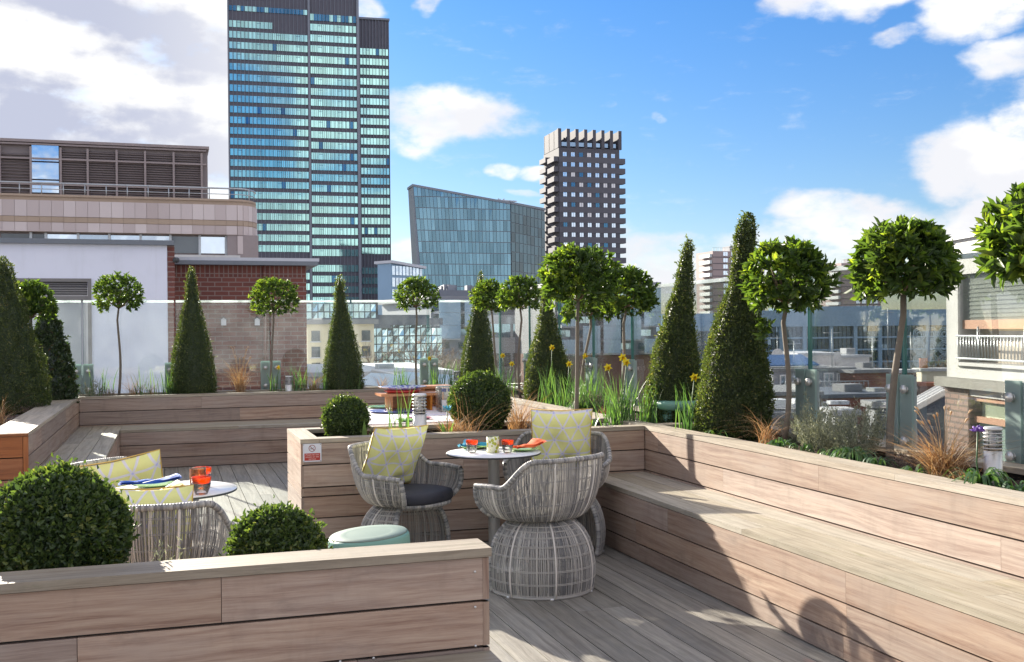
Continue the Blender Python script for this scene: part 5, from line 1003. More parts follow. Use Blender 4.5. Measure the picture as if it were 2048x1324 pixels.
# --- pink slab towers far right
def slab(label, pl, pr, D, ytop, bal, dark, nwin, ybot=640, rows=13, pitch=24):
    b = Bld('apartment_tower', label, 'building', pl, D, pr, D + 6, group='distant apartment towers'); W = b.w; zt = b.z(ytop, pl); m = MB(); m.box((0, 0, 0), (W, 14, zt)); b.p('wall', m, dark); m = MB(); fl = pitch / F * D
    for k in range(rows): m.box((0, -.06, zt - fl * (k + 1)), (W, -.002, zt - fl * (k + 1) + .25))
    b.p('floor_line', m, 'res_brick'); wm = MB(); wm.box((-.9, -.12, 0), (.9, .05, 1.5), 0, .6); wm.box((-.05, -.16, 0), (.05, -.13, 1.5), 1); wme_ = mesh('window', wm, ['window_glass', 'white_plastic'])
    for k in range(rows):
        for q in nwin: link('window', wme_, b.root, (b.x(q), 0, zt - fl * (k + .75)))
    for k in range(rows): m = MB(); m.box((-bal, .5, zt - fl * (k + 1)), (-.01, 9, zt - fl * (k + 1) + .3)); m.box((-bal, .5, zt - fl * (k + 1) + .31), (-bal + .1, 9, zt - fl * (k + 1) + 1.3)); m.box((-bal, .4, zt - fl * (k + 1) + .31), (-.01, .5, zt - fl * (k + 1) + 1.3)); b.p('balcony', m, 'galv')
    m = MB(); [m.box((W * i / 14, .2, zt), (W * i / 14 + .12, .3, zt + 1.3)) for i in range(15)]; m.box((0, .2, zt + 1.2), (W, .3, zt + 1.3)); b.p('roof_rail', m, 'galv'); m = MB(); m.box((W * .4, 3, zt), (W * .75, 9, zt + 2.2)); b.p('roof_hut', m, 'roof_grey'); return b
slab('pinkish slab tower behind the tallest cone, balconies on its left', 1427, 1530, 400, 502, 1.2, 'pink_tower', (1452, 1468, 1500, 1515), pitch=12.7, rows=12)
slab('paler slab tower between the two large right bay trees', 1684, 1762, 430, 526, 1.3, 'pink_tower', (1716, 1728, 1740, 1752), pitch=12, rows=10)
# --- long blue glass office at the right
b = Bld('glass_office', 'long low blue glass office on the right skyline behind low roofs', 'building', 1500, 118, 1960, 122); W = b.w; m = MB(); z0, z1 = b.zx(652, 1700), b.zx(620, 1700); m.box((0, .3, 0), (W, 20, z1 - .1)); b.p('wall', m, 'office_glass')
m = MB(); m.box((-1, -.6, z0), (W, .25, z1)); m.box((b.x(1620), 1, z1), (b.x(1772), 12, b.zx(612, 1700))); b.p('fascia', m, 'blue_fascia'); random.seed(10)
g_ = MB(); nc = 56; dz = (z0 - b.zx(762, 1700)) / 9
for j in range(11):
    for i in range(nc): g_.box((W * i / nc + .05, -.02, z0 - dz * (j + 1) + .06), (W * (i + 1) / nc - .05, .2, z0 - dz * j - .04), 0 if random.random() < .93 else 1, random.random())
b.p('glazing', g_, ['office_glass', 'balcony_glass']); m = MB()
for px in (1520, 1560, 1607, 1660, 1708, 1757, 1806, 1852): m.box((b.x(px) - .22, -.35, 0), (b.x(px) + .22, -.03, z0))
b.p('pier', m, 'blue_fascia'); m = MB(); [m.box((0, -.3, z0 - dz * q), (W, -.04, z0 - dz * q + .18)) for q in (2, 4, 6, 8)]; b.p('transom', m, 'blue_fascia')
m = MB()                                              # ring-patterned screen prints at the right end
for cy in (0, 1, 2, 3):
    for cx_ in (0, 1, 2):
        c = (b.x(1835) + cx_ * 1.5, z0 - 1.0 - cy * 1.5)
        for rr in (.32, .58, .78):
            for k in range(20):
                a, a2 = 2 * pi * k / 20, 2 * pi * (k + 1) / 20; m.poly([(c[0] + q * cos(t), -.38, c[1] + q * sin(t)) for q, t in ((rr, a), (rr - .1, a), (rr - .1, a2), (rr, a2))])
b.p('patterned_screen', m, 'balcony_glass'); b = Bld('glass_office', 'lower pale wing left of the long blue glass office', 'building', 1385, 116, 1515, 119); W = b.w; z1 = b.zx(662, 1450); m = MB(); m.box((0, .3, 0), (W, 16, z1)); b.p('wall', m, 'flat_grey'); m = MB(); m.box((-.4, -.4, z1), (W, 16, z1 + .5)); m.box((1, 4, z1 + .5), (W * .6, 12, z1 + 2)); b.p('roof', m, 'blue_fascia'); g_ = MB(); [g_.box((W * i / 16 + .06, -.02, z1 - 1.4 * (j + 1) + .12), (W * (i + 1) / 16 - .06, .25, z1 - 1.4 * j - .08), 0, random.random()) for i in range(16) for j in range(5)]; b.p('glazing', g_, 'office_glass')
# --- flats with glass balconies in the middle distance
def flats(label, pl, pr, D, ytop, ybrick, cols, rows, ph, seed):
    random.seed(seed); b = Bld('apartment_block', label, 'building', pl, D, pr, D + 2, group='flats with glass balconies'); W = b.w; zt = b.z(ytop, pl); zb_ = b.z(ybrick, pl); m = MB(); m.box((0, 0, zb_), (W, 12, zt)); b.p('wall', m, 'flat_grey'); m = MB(); m.box((-.05, -.1, 0), (W + .05, 12, zb_ - .01)); b.p('lower_wall', m, 'brick_far'); m = MB(); m.box((-.3, -.4, zt), (W + .3, 12.3, zt + .4)); b.p('roof', m, 'roof_grey'); fh = ph / F * D
    for j in range(rows):
        for i in range(cols):
            x = W * (i + .5) / cols; w = W / cols * .42; z = zt - fh * (j + 1)
            if z < zb_ - .5: continue
            m = MB(); m.box((x - w, -.06, z + .35), (x - w * .1, .1, z + fh * .82), 0, random.random()); m.box((x - w * .05, -.06, z + .35), (x + w * .5, .1, z + fh * .82), 1 if random.random() < .5 else 0, random.random()); b.p('window', m, ['curtain_glass', 'window_dark'])
            if (i + j) % 4 != 3: m = MB(); m.box((x - w, -1.3, z), (x + w, -.11, z + .22), 1); m.box((x - w, -1.36, z + .1), (x + w, -1.301, z + 1.15), 0, .5); b.p('balcony', m, ['balcony_glass', 'roof_light'])
    return b
flats('grey flats with glass balconies behind the lone bay tree, over bare trees', 862, 962, 88, 602, 720, 2, 4, 26, 31)
flats('grey and brick flats with glass balconies behind the middle bay trees', 1110, 1312, 80, 575, 712, 5, 5, 27, 32)
b = Bld('apartment_block', 'pale concrete block behind the far-corner bay pair', 'building', 955, 95, 1112, 97); W = b.w; m = MB(); zt = b.z(630, 1000); m.box((0, 0, 0), (W, 10, zt)); b.p('wall', m, 'roof_light'); m = MB(); [m.box((W * (i + .5) / 7 - .4, -.05, zt - 2 - 2.6 * j), (W * (i + .5) / 7 + .4, .1, zt - .8 - 2.6 * j), 0, random.random()) for i in range(7) for j in range(3)]; b.p('window', m, 'curtain_glass')
b = Bld('low_building', 'dark flat-roofed block with roof machinery below the angular glass office', 'building', 850, 130, 1030, 132); W = b.w; m = MB(); zt = b.z(580, 900); m.box((0, 0, 0), (W, 14, zt)); b.p('wall', m, 'slate'); random.seed(3); m = MB()
for i in range(14): x = random.uniform(0, W * .9); m.box((x, random.uniform(1, 5), zt), (x + random.uniform(.2, .9), random.uniform(5.2, 7), zt + random.uniform(.2, .9)))
b.p('roof_plant', m, 'tower_mullion')
b = Bld('low_building', 'pale angled office just right of the teal tower foot', 'building', 785, 200, 846, 206); W = b.w; zt = b.z(526, 800); m = MB(); m.box((0, .2, 0), (W, 4, zt)); b.p('wall', m, 'blue_fascia'); m = MB(); m.board((-.5, -.6, zt), (W + 1, 0, -.8), (0, 5, 0), (0, 0, .5)); b.p('roof', m, 'coping_top'); m = MB(); [m.box((W * i / 9 + .1, -.02, zt - 2.2 * (j + 1)), (W * (i + 1) / 9 - .1, .21, zt - 2.2 * j - .5), 0, random.random()) for i in range(9) for j in range(8)]; b.p('glazing', m, 'window_glass')
# --- mirrored curtain wall in front of the tower
b = Bld('mirrored_office', 'mirrored office with wavy reflections behind the darkest cone', 'building', 612, 62, 884, 66); W = b.w; m = MB(); zt = b.z(606, 640); m.box((0, .3, 0), (W * .50, 12, zt)); m.box((W * .501, .3, 0), (W * .92, 12, b.z(628, 800))); m.box((W * .92, .3, 0), (W, 11, b.z(650, 870))); b.p('wall', m, 'slate'); random.seed(14); g_ = MB(); nc, nr = 24, 11; zb_ = b.z(790, 640); dz = (zt - zb_) / nr
for j in range(nr):
    for i in range(nc):
        z1 = zb_ + dz * (j + 1) - .05; f = (i + .5) / nc; lim = zt if f < .5 else (b.z(628, 800) if f < .92 else b.z(650, 870))
        if z1 > lim + .1: continue
        t = random.gauss(0, .012); t2 = random.gauss(0, .012); g_.add([(W * i / nc + .03, -.02 + t, z1 - dz + .06), (W * (i + 1) / nc - .03, -.02 - t, z1 - dz + .06), (W * (i + 1) / nc - .03, -.02 + t2, z1), (W * i / nc + .03, -.02 - t2, z1)], [(0, 1, 2, 3)], None, random.random())
b.p('glazing', g_, 'curtain_glass'); m = MB(); m.box((b.x(600) + .5, -2.6, b.z(657, 640)), (W * .49, 0.0, b.z(637, 640))); m.box((W * .52, -1.5, b.z(650, 800)), (W * .93, -.1, b.z(636, 800))); b.p('canopy', m, 'slate')
b = Bld('reflection_house', 'cream house front standing for reflected buildings, low behind the darkest cone', 'building', 614, 56, 748, 57); W = b.w; m = MB(); zt = b.z(648, 700); m.box((0, 0, 0), (W, 4, zt)); b.p('wall', m, 'cream'); random.seed(6); m = MB(); m.box((-.2, -.3, zt), (W + .2, 4.2, zt + .25)); b.p('roof', m, 'roof_grey')  # added house front stands in for cream reflections in the mirrored glass
for i in range(4):
    for j in range(3): m = MB(); x = W * (i + .5) / 4; z = b.z(682 + j * 32, 700); m.box((x - .22, -.05, z), (x + .22, .1, z + .55), 0, random.random()); m.box((x - .28, -.09, z - .06), (x + .28, .02, z), 1); b.p('window', m, ['window_dark', 'coping_top'])
# --- brown building with louvred penthouse and stone parapet
YB = 38.0
def wx(px, y=600, Y=YB): return AY(px, y, Y).x
def wz(px, y, Y=YB): return AY(px, y, Y).z
r = thing('office_building', 'brown office with a louvred penthouse and curved stone parapet at the left', 'building', (-2, YB, ZG)); x0, x1 = -14.0, AY(405, 400, YB + 3.0).x; zt, zb_ = wz(200, 290, YB + 3.0) - .15, wz(200, 428)
m = MB(); m.box((x0, YB + 3.2, zb_ - 1), (x1 + .2, YB + 12, zt + .15)); part('penthouse', m, 'louvre_brown', r); Yp = YB + 3.0
def vx(px): return AY(px, 400, Yp).x
m = MB(); cols = [0, 62, 122, 176, 234, 291, 348, 404]; 
for a, c in ((124, 404),):
    z = zb_ - .3
    while z < zt - .12: m.board((vx(a), Yp + .10, z), (vx(c) - vx(a), 0, 0), (0, .09, .055), (0, -.01, .02)); z += .085
z = zb_ - .3
while z < zt - .3: m.board((x0, Yp + .10, z), (vx(62) - x0, 0, 0), (0, .12, .06), (0, -.01, .02)); z += .11
part('louvre', m, 'louvre_brown', r); m = MB()
for px in cols + [-60, -120]: m.box((vx(px) - .035, Yp - .02, zb_ - .5), (vx(px) + .035, Yp + .09, zt))
for yy in (290, 318 , 368): z = wz(270, yy + 6, Yp); m.box((x0, Yp - .021, z - .03), (x1 + .15, Yp + .089, z + .03))
m.box((x0, Yp - .06, zt + .151), (vx(405) + .25, YB + 12.1, zt + .25)); part('frame', m, 'brown_frame', r)
for (ya, yb2) in ((289, 322), (325, 358), (361, 385)): m = MB(); m.box((vx(64), Yp + .02, wz(90, yb2, Yp)), (vx(118), Yp + .08, wz(90, ya, Yp)), 0, .7); part('window', m, 'window_glass', r)
# parapet of stone panels with a rounded end
xa, xc, xe = x0, wx(476), wx(519); zt2, zl2 = wz(240, 397), wz(240, 466); prof_ = [(xa, YB)] + [(xc, YB)] + [(xc + (xe - xc) * sin(k * pi / 12), YB + 1.2 * (1 - cos(k * pi / 12))) for k in range(1, 7)]
m = MB(); m.prism(prof_ + [(xe, YB + 10), (xa, YB + 10)], ZG, zl2 - .7); part('wall', m, 'concrete', r); m = MB(); m.prism(prof_ + [(xe, YB + 3.1), (xa, YB + 3.1)], zl2 + .0, zt2); part('parapet_core', m, 'stone_band', r)
L = 0; segs = []
for a, c in zip(prof_[:-1], prof_[1:]): segs.append((Vector((a[0], a[1], 0)), Vector((c[0], c[1], 0))))
rowz = [(zt2 - .12, zt2 - .66), (zt2 - .84, zl2)]; m = MB(); m2 = MB(); pw = .372; random.seed(17)
for a, c in segs:
    d = c - a; n = max(1, round(d.length / pw)); d = d / n; nn = Vector((d.y, -d.x, 0)).normalized()
    for i in range(n):
        p = a + d * i
        for zz1, zz0 in rowz: m.board(p + Vector((0, 0, zz0 + .008)) , d * .975, Vector((0, 0, zz1 - zz0 - .016)), nn * .035, random.random())
        m2.board(p + Vector((0, 0, rowz[1][0] + .01)), d * .98, Vector((0, 0, rowz[0][1] - rowz[1][0] - .02)), nn * .03)
        if True:
            zq = wz(500, 508); m.board(p + Vector((0, 0, zq)), d * .975, Vector((0, 0, .62)), nn * .02, random.random()) if p.x > wx(455) else None
def stone_mat():
    m_, t, b_ = new_mat('stone_slabs'); at = t.node('ShaderNodeAttribute'); at.attribute_name = 'rnd'; t.l.new(t.ramp(at.outputs['Fac'], [(0, (.48, .40, .38)), (.5, (.58, .50, .485)), (1, (.66, .58, .56))]), b_.inputs['Base Color']); b_.inputs['Roughness'].default_value = .6
stone_mat(); part('stone_panels', m, 'stone_slabs', r); part('stone_band', m2, 'stone_band', r); m = MB(); m.prism([(x, y - .06) for x, y in prof_] + [(xe + .05, YB + 3), (xa, YB + 3)], zt2, zt2 + .07); part('parapet_cap', m, 'stone_band', r)
m = MB(); zr = zt2 + .07
path = [Vector((x, y + .35, zr + .42)) for x, y in prof_]; m.tube(path, .03, 6); m.tube([p - Vector((0, 0, .2)) for p in path], .015, 5)
for i in range(26): x = xa + (xe - .3 - xa) * i / 25; m.tube([(x, YB + .35, zr), (x, YB + .35, zr + .42)], .02, 5)
part('railing', m, 'galv', r)
for i, (a, c) in enumerate(((0, 60), (62, 90), (93, 155), (158, 216), (222, 280), (284, 340), (345, 400), (403, 453))): m = MB(); m.box((wx(a), YB + .35, zl2 - .62), (wx(c), YB + .4, zl2 - .05), 0, random.random()); part('window', m, 'window_dark' if i in (0, 1, 6) else 'window_glass', r)
m = MB(); m.box((wx(456), YB + .02, zl2 - 1.2), (xe - .02, YB + 3, zl2)); m.box((xa, YB + .41, zl2 - .69), (wx(456), YB + 3, zl2)); part('recess_wall', m, 'brown_frame', r)
for q in (61, 91, 156, 219, 282, 342, 401, 454): m = MB(); m.box((wx(q) - .04, YB + .25, zl2 - .69), (wx(q) + .04, YB + .34, zl2)); part('window_frame', m, 'galv', r)
# --- white rendered stair house
Y1 = 20.5
r = thing('white_house', 'white rendered rooftop house with a dark coping and louvred door', 'building', (-2, Y1, -3)); X0, X1 = -6.0, AY(335, 600, Y1).x; zt = AY(200, 489, Y1).z; dxl, dxr = AY(20, 600, Y1).x, AY(183, 600, Y1).x; dz1 = AY(150, 557, Y1).z
m = MB(); m.box((X0, Y1, -3), (dxl - .8, Y1 + 4, zt)); m.box((dxr + .0, Y1, -3), (X1, Y1 + 4, zt)); m.box((dxl - .8, Y1, dz1), (dxr, Y1 + 4, zt)); part('wall', m, 'white_render', r)
m = MB(); m.box((X0, Y1 - .10, zt), (X1 + .12, Y1 + 4, zt + .085)); part('coping', m, 'coping', r)
m = MB(); m.box((dxl - .8, Y1 - .04, dz1 - .06), (dxr, Y1 + .06, dz1 - .001)); m.box((dxr - .06, Y1 - .04, -3), (dxr - .001, Y1 + .06, dz1 - .061)); m.box((dxl - .8, Y1 - .02, AY(150, 600, Y1).z), (dxr - .061, Y1 + .06, AY(150, 592, Y1).z)); part('door_frame', m, 'grey_frame', r)
m = MB(); z = AY(150, 592, Y1).z + .01
while z < dz1 - .07: m.board((dxl - .8, Y1 + .0, z), (dxr - dxl + .73, 0, 0), (0, .05, .03), (0, -.004, .01)); z += .042
part('louvre', m, 'grey_frame', r); m = MB(); m.box((dxl - .8, Y1 + .07, -3), (AY(170, 600, Y1).x, Y1 + .1, AY(150, 600, Y1).z), 0, .9); part('door', m, 'roof_light', r)
X2 = AY(350, 600, Y1).x; r = thing('brick_pier', 'narrow brick return wall between the white house and brick house', 'wall', ((X1 + X2) / 2, Y1 + 1, -3)); m = MB(); m.box((X1 + .003, Y1 + .02, -3), (X2, Y1 + 2.0, zt - .002)); o = part('wall', m, 'brick_red', r)
Y2 = 22.5
r = thing('brick_house', 'red brick rooftop house with a pale flat roof edge', 'building', (1.2, Y2, -3)); X0, X1 = AY(348, 600, Y2).x, AY(613, 600, Y2).x; zt = AY(480, 531, Y2).z; zs_ = zt - .235
m = MB(); m.box((X0 - .2, Y2, -3), (X1, Y2 + 5, zs_)); part('wall', m, 'brick_red', r); m = MB(); m.box((X0 - .2, Y2 - .001, zs_ + .001), (X1 + .001, Y2 + 5, zt)); part('soldier_course', m, 'brick_soldier', r); m = MB(); m.box((X0 - .1, Y2 - .22, zt + .001), (AY(633, 530, Y2).x, Y2 + 5.2, zt + .085)); part('fascia', m, 'coping', r); m = MB(); m.box((X0 - .1, Y2 - .2, zt + .086), (AY(636, 520, Y2).x, Y2 + 5.2, zt + .15)); part('roof_edge', m, 'coping_top', r)
x = AY(529, 640, Y2).x; m = MB(); m.tube([(x, Y2 - .05, zt), (x, Y2 - .05, -3)], .035, 10); part('drainpipe', m, 'brick_soldier', r)
for px, l in ((447, 'small white bird box on the brick wall, left one'), (514, 'small white bird box beside the brick wall drainpipe')):
    c = AY(px, 642, Y2); rr = thing('bird_box', l, 'bird box', (c.x, Y2 - .04, c.z - .07), 0, 'white bird boxes'); m = MB(); m.add([(c.x - .05, Y2 - .08, c.z - .09), (c.x + .05, Y2 - .08, c.z - .09), (c.x + .05, Y2 - .08, c.z + .03), (c.x, Y2 - .08, c.z + .07), (c.x - .05, Y2 - .08, c.z + .03)] + [(c.x - .05, Y2 - .002, c.z - .09), (c.x + .05, Y2 - .002, c.z - .09), (c.x + .05, Y2 - .002, c.z + .03), (c.x, Y2 - .002, c.z + .07), (c.x - .05, Y2 - .002, c.z + .03)], [(4, 3, 2, 1, 0), (0, 1, 6, 5), (1, 2, 7, 6), (4, 0, 5, 9), (5, 6, 7, 8, 9)]); part('box', m, 'white_plastic', rr)
    m = MB(); m.board((c.x - .075, Y2 - .1, c.z + .012), (.075, 0, .07), (0, .098, 0), (0, 0, .012)); m.board((c.x, Y2 - .1, c.z + .082), (.075, 0, -.07), (0, .098, 0), (0, 0, .012)); part('roof', m, 'slate', rr)
c = AY(352, 522, Y1 + .2); r = thing('security_camera', 'round security camera on the brick corner beside the white house', 'camera', c); m = MB(); m.lathe([(.001, -.055), (.045, -.04), (.06, 0), (.06, .03), (.03, .05)], (c.x, c.y - .22, c.z), 20); part('dome', m, 'dark_metal', r); m = MB(); m.tube([(c.x, c.y - .22, c.z + .03), (c.x - .02, c.y, c.z + .03)], .015, 8); part('arm', m, 'galv', r)
# --- concrete house at the right
b = Bld('concrete_house', 'grey concrete house with a blind, railing and brick pier at the right edge', 'building', 1893, 14.0, 2075, 11.87, zb=-6); L = 7.0; Z = b.zx
zA, zB, zC = Z(768, 1893), Z(786, 1893), Z(482, 1905); xw0 = b.x(1916); zw1 = Z(548, 1930); zw0 = Z(726, 1925)
m = MB(); m.box((0, 0, zB), (xw0, 4, zC)); m.box((xw0 + .001, 0, zw1), (L, 4, zC)); m.box((xw0 + .001, 0, zB), (L, 4, zw0)); m.box((xw0 + .001, .35, zw0), (L, 4, zw1)); b.p('wall', m, 'concrete')
m = MB(); m.box((-.05, -.06, zC), (L, 4, zC + .06)); b.p('roof_edge', m, 'coping_top'); m = MB(); m.box((-.10, -.13, zA - .02), (L, 0, zA + .10)); b.p('ledge', m, 'concrete_dark'); m = MB(); m.box((xw0 - .04, -.06, zw0 - .03), (L, .2, zw0 + .01)); b.p('sill', m, 'concrete')
zr0, zr1 = Z(658, 1935), Z(640, 1935); m = MB(); m.box((xw0 + .02, .05, zr0), (L, .14, zr1)); f1 = b.p('window_frame', m, 'rust_frame'); m = MB(); z = zr1 + .01
m.box((xw0 + .14, .09, zr1), (L, .10, zw1 - .02)); 
for k in range(9): zz = zr1 + .03 + k * .052; m.board((xw0 + .14, .075, zz), (L, 0, 0), (0, .012, .03), (0, .004, 0))
b.p('blind', m, 'blind'); m = MB(); m.box((xw0 + .02, .06, zr1), (L, .064, zw1), 0, .4); b.p('pane', m, 'pane_glass'); m = MB(); m.box((xw0 + .02, .28, zw0), (L, .34, zr0)); b.p('lower_panel', m, 'dirty_panel'); m = MB(); x = xw0 + .04; zt_ = Z(672, 1935)
while x < 3.2: m.tube([(x, -.02, zw0 + .05), (x, -.02, zt_)], .009, 6); x += .075
m.tube([(xw0, -.02, zt_), (L, -.02, zt_)], .014, 6); m.tube([(xw0, -.02, zw0 + .06), (L, -.02, zw0 + .06)], .014, 6); [m.tube([(xx, -.02, zw0), (xx, -.02, zt_ + .12)], .014, 6) for xx in (xw0 + .55, xw0 + 1.6)]; b.p('railing', m, 'galv')
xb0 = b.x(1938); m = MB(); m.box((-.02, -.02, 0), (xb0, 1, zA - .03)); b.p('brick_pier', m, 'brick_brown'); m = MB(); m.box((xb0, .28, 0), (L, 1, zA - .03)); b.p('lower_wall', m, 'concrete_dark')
m = MB(); zz = [Z(797, 1945), Z(832, 1945), Z(836, 1945), Z(920, 1945)]; m.box((xb0 + .12, .10, zz[1]), (L, .2, zz[0] - .02)); b.p('pane', m, 'blind_glass'); m = MB(); m.box((xb0 + .05, .10, zz[3] - .3), (L, .2, zz[2] - .05)); b.p('pane', m, 'frosted'); m = MB(); m.box((xb0 + .03, .04, zz[0] - .03), (L, .2, zz[0] + .05)); m.box((xb0 + .03, .04, zz[2] - .05), (L, .2, zz[1] + .0)); b.p('window_frame', m, 'rust_frame'); m = MB(); m.box((xb0 - .1, -.3, zz[3] - .5), (L, .02, zz[3] - .30)); b.p('sill', m, 'coping')
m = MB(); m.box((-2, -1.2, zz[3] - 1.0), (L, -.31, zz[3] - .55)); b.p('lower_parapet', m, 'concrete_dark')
# --- low roofs between the glass and the skyline, right side
def low(label, pl, dl, pr, dr, ytop, mat, depth=4, zb=-8, cat='building', name='low_house', roof='roof_grey', over=.08, th=.12, ybase=None):
    b = Bld(name, label, cat, pl, dl, pr, dr, zb=zb); zt = b.z(ytop, pl); m = MB(); z0 = 0 if ybase is None else b.z(ybase, pl); m.box((0, 0, z0), (b.w, depth, zt - th)); b.p('wall', m, mat); m = MB(); m.box((-over, -over, zt - th + .001), (b.w + over, depth + over, zt)); b.p('roof', m, roof); return b
def win(b, px0, y0, px1, y1, mat='window_glass', fr='white_plastic', name='window'):
    x0, x1, z0, z1 = b.x(px0), b.x(px1), b.zx(y1, px0), b.zx(y0, px0); m = MB(); m.box((x0, -.04, z0), (x1, .03, z1), 0, random.random()); t = .05; m.box((x0 - t, -.06, z0 - t), (x1 + t, -.0405 + .02, z0), 1); m.box((x0 - t, -.06, z1), (x1 + t, -.02, z1 + t), 1); m.box((x0 - t, -.06, z0), (x0, -.02, z1), 1); m.box((x1, -.06, z0), (x1 + t, -.02, z1), 1); m.box(((x0 + x1) / 2 - .02, -.07, z0), ((x0 + x1) / 2 + .02, -.041, z1), 1); b.p(name, m, [mat, fr])
b = low('white sheeted shed on the low roofs, its top stepping down to the right', 1597, 50, 1674, 50, 706, 'awning_white', 4, roof='coping_top', name='roof_shed'); b = low('white sheeted lower shed joined at the right of the taller one', 1675, 50, 1738, 51, 711, 'awning_white', 4, roof='coping_top', name='roof_shed')
b = low('grey dormer flat with a balcony between the two large right bay trees', 1545, 40, 1706, 40.5, 737, 'flat_grey', 5, roof='roof_grey'); 
for q in ((1560, 752, 1577, 776), (1597, 750, 1604, 776), (1648, 748, 1663, 772), (1674, 748, 1681, 763)): win(b, *q)
m = MB(); zb_ = b.zx(774, 1600); zr = b.zx(761, 1600); m.box((0, -1.2, zb_ - .15), (b.w, -.0, zb_)); b.p('balcony_floor', m, 'concrete_dark'); m = MB(); [m.tube([(b.w * i / 18, -1.15, zb_), (b.w * i / 18, -1.15, zr)], .02, 5) for i in range(19)]; m.tube([(0, -1.15, zr), (b.w, -1.15, zr)], .025, 5); b.p('balcony_rail', m, 'galv')
m = MB(); random.seed(4); [m.board((b.w * i / 9 * .85 - .6, .6, b.zx(733, 1600)), (b.w / 11, 0, 0), (0, 1.6, .35), (0, 0, .05)) for i in range(9)]; b.p('solar_panel', m, 'solar')
b = low('red-brown brick house right of the grey dormer flat', 1708, 39.5, 1778, 40, 740, 'brick_far', 5, roof='roof_grey'); m = MB(); m.tube([(b.x(1730), -.08, b.zx(780, 1730)), (b.x(1730), -.08, 0)], .06, 6); b.p('drainpipe', m, 'roof_light'); win(b, 1783, 745, 1788, 762)
b = low('red-brown brick house behind the leaning bay trunk', 1779, 41, 1832, 42, 741, 'brick_far', 5, roof='roof_light'); win(b, 1781, 744, 1786, 762)
b = low('white rendered chimney wall topped with orange pots', 1842, 45, 1900, 45, 737, 'cream', .8, roof='roof_light', name='chimney_stack', cat='chimney'); 
for px in (1849, 1853, 1858): m = MB(); m.lathe([(.09, 0), (.07, .2), (.09, .24), (.08, .42)], (b.x(px), .4, b.zx(737, 1850)), 12); b.p('chimney_pot', m, 'terracotta')
b = low('brick parapet with striped tiles below the white chimney wall', 1838, 40, 1905, 40, 766, 'brick_far', 1, roof='terracotta', over=.02)
b = low('old brick terrace with a flat parapet below the grey dormer', 1500, 33, 1640, 33, 784, 'brick_brown', 4, roof='roof_grey'); win(b, 1625, 800, 1634, 830)
b = low('dark brick lower wall below the balcony', 1641, 34, 1790, 34.5, 789, 'brick_far', 4, roof='slate'); win(b, 1643, 806, 1651, 824, 'window_dark')
b = low('pale cube-like roof plant with vents among the lavender', 1668, 24, 1712, 24, 820, 'roof_light', 1.0, roof='roof_light', name='roof_plant_box', cat='roof plant'); m = MB(); m.lathe([(.18, 0), (.18, .04)], (0, 0, 0), 16); 
for px in (1678, 1695): m = MB(); m.box((b.x(px) - .12, .3, b.zx(811, px)), (b.x(px) + .12, .6, b.zx(804, px))); b.p('vent', m, 'coping_top')
b = low('pale flat roof with lighter kerbs low behind the straight trunk', 1420, 22, 1640, 22, 826, 'brick_brown', 5, zb=-6, roof='roof_grey'); m = MB(); [m.box((b.w * f, .5, b.zx(821, 1500)), (b.w * f + .35, 1, b.zx(821, 1500) + .18)) for f in (.35, .6, .82)]; b.p('skylight', m, 'white_plastic')
b = low('grey louvred plant screen beside the leaning bay trunk', 1748, 20, 1800, 20, 803, 'roof_grey', .5, zb=-6, roof='roof_grey', name='plant_screen', cat='screen'); m = MB(); [m.board((0, -.06, b.zx(805, 1760) - .055 * k), (b.w, 0, 0), (0, .04, .03), (0, -.01, .01)) for k in range(12)]; b.p('louvre', m, 'coping')
# lean-to metal roof right of the last clamp
b = Bld('metal_roof_house', 'pale standing-seam lean-to roof over a dark blue wall by the brick pier', 'building', 1795, 15.5, 1890, 15.3, zb=-6); zlo, zhi = b.zx(842, 1800), b.zx(790, 1885); m = MB(); m.board((0, 0, zlo), (b.w, 0, zhi - zlo), (0, 1.5, .0), (0, 0, .06)); 
for k in range(4): m.board((0, .45 * k, zlo + .061), (b.w, 0, zhi - zlo), (0, .04, 0), (0, 0, .03))
b.p('roof', m, 'awning_white'); m = MB(); m.add([(0, .05, 0), (b.w, .05, 0), (b.w, .05, zhi - .02), (0, .05, zlo - .02), (0, 1.4, 0), (b.w, 1.4, 0), (b.w, 1.4, zhi), (0, 1.4, zlo)], [(0, 1, 2, 3), (5, 4, 7, 6), (3, 2, 6, 7), (1, 5, 6, 2), (0, 3, 7, 4)]); flat('navy', (.04, .06, .12), .5); b.p('wall', m, 'navy')
# roofs seen low through the back panels
b = low('flat grey roof low behind the back glass, between mirrored office and flats', 618, 30, 900, 31, 745, 'roof_light', 8, zb=-8, roof='roof_light', name='flat_roof_building'); m = MB(); m.tube([(b.x(740), -.2, b.zx(740, 740)), (b.x(880), -.2, b.zx(765, 880))], .05, 6); b.p('cable_rail', m, 'white_plastic')
flat('glass_roof', (.50, .60, .64), .3)
b = Bld('conservatory', 'small pitched glass roof beside the lone bay trunk', 'building', 800, 26, 945, 27, zb=-6); z0, z1 = b.zx(775, 850), b.zx(752, 850)
for i in range(2): m = MB(); x0 = b.w * .5 * i; w = b.w * .48; m.add([(x0, 0, z0), (x0 + w, 0, z0), (x0 + w / 2, 0, z1), (x0, 3, z0), (x0 + w, 3, z0), (x0 + w / 2, 3, z1)], [(0, 1, 2), (0, 2, 5, 3), (1, 4, 5, 2), (4, 3, 5)], None, .9); b.p('glass_gable', m, 'glass_roof')
m = MB(); m.box((0, 0, 0), (b.w, 3, z0 - .01)); b.p('wall', m, 'roof_light')
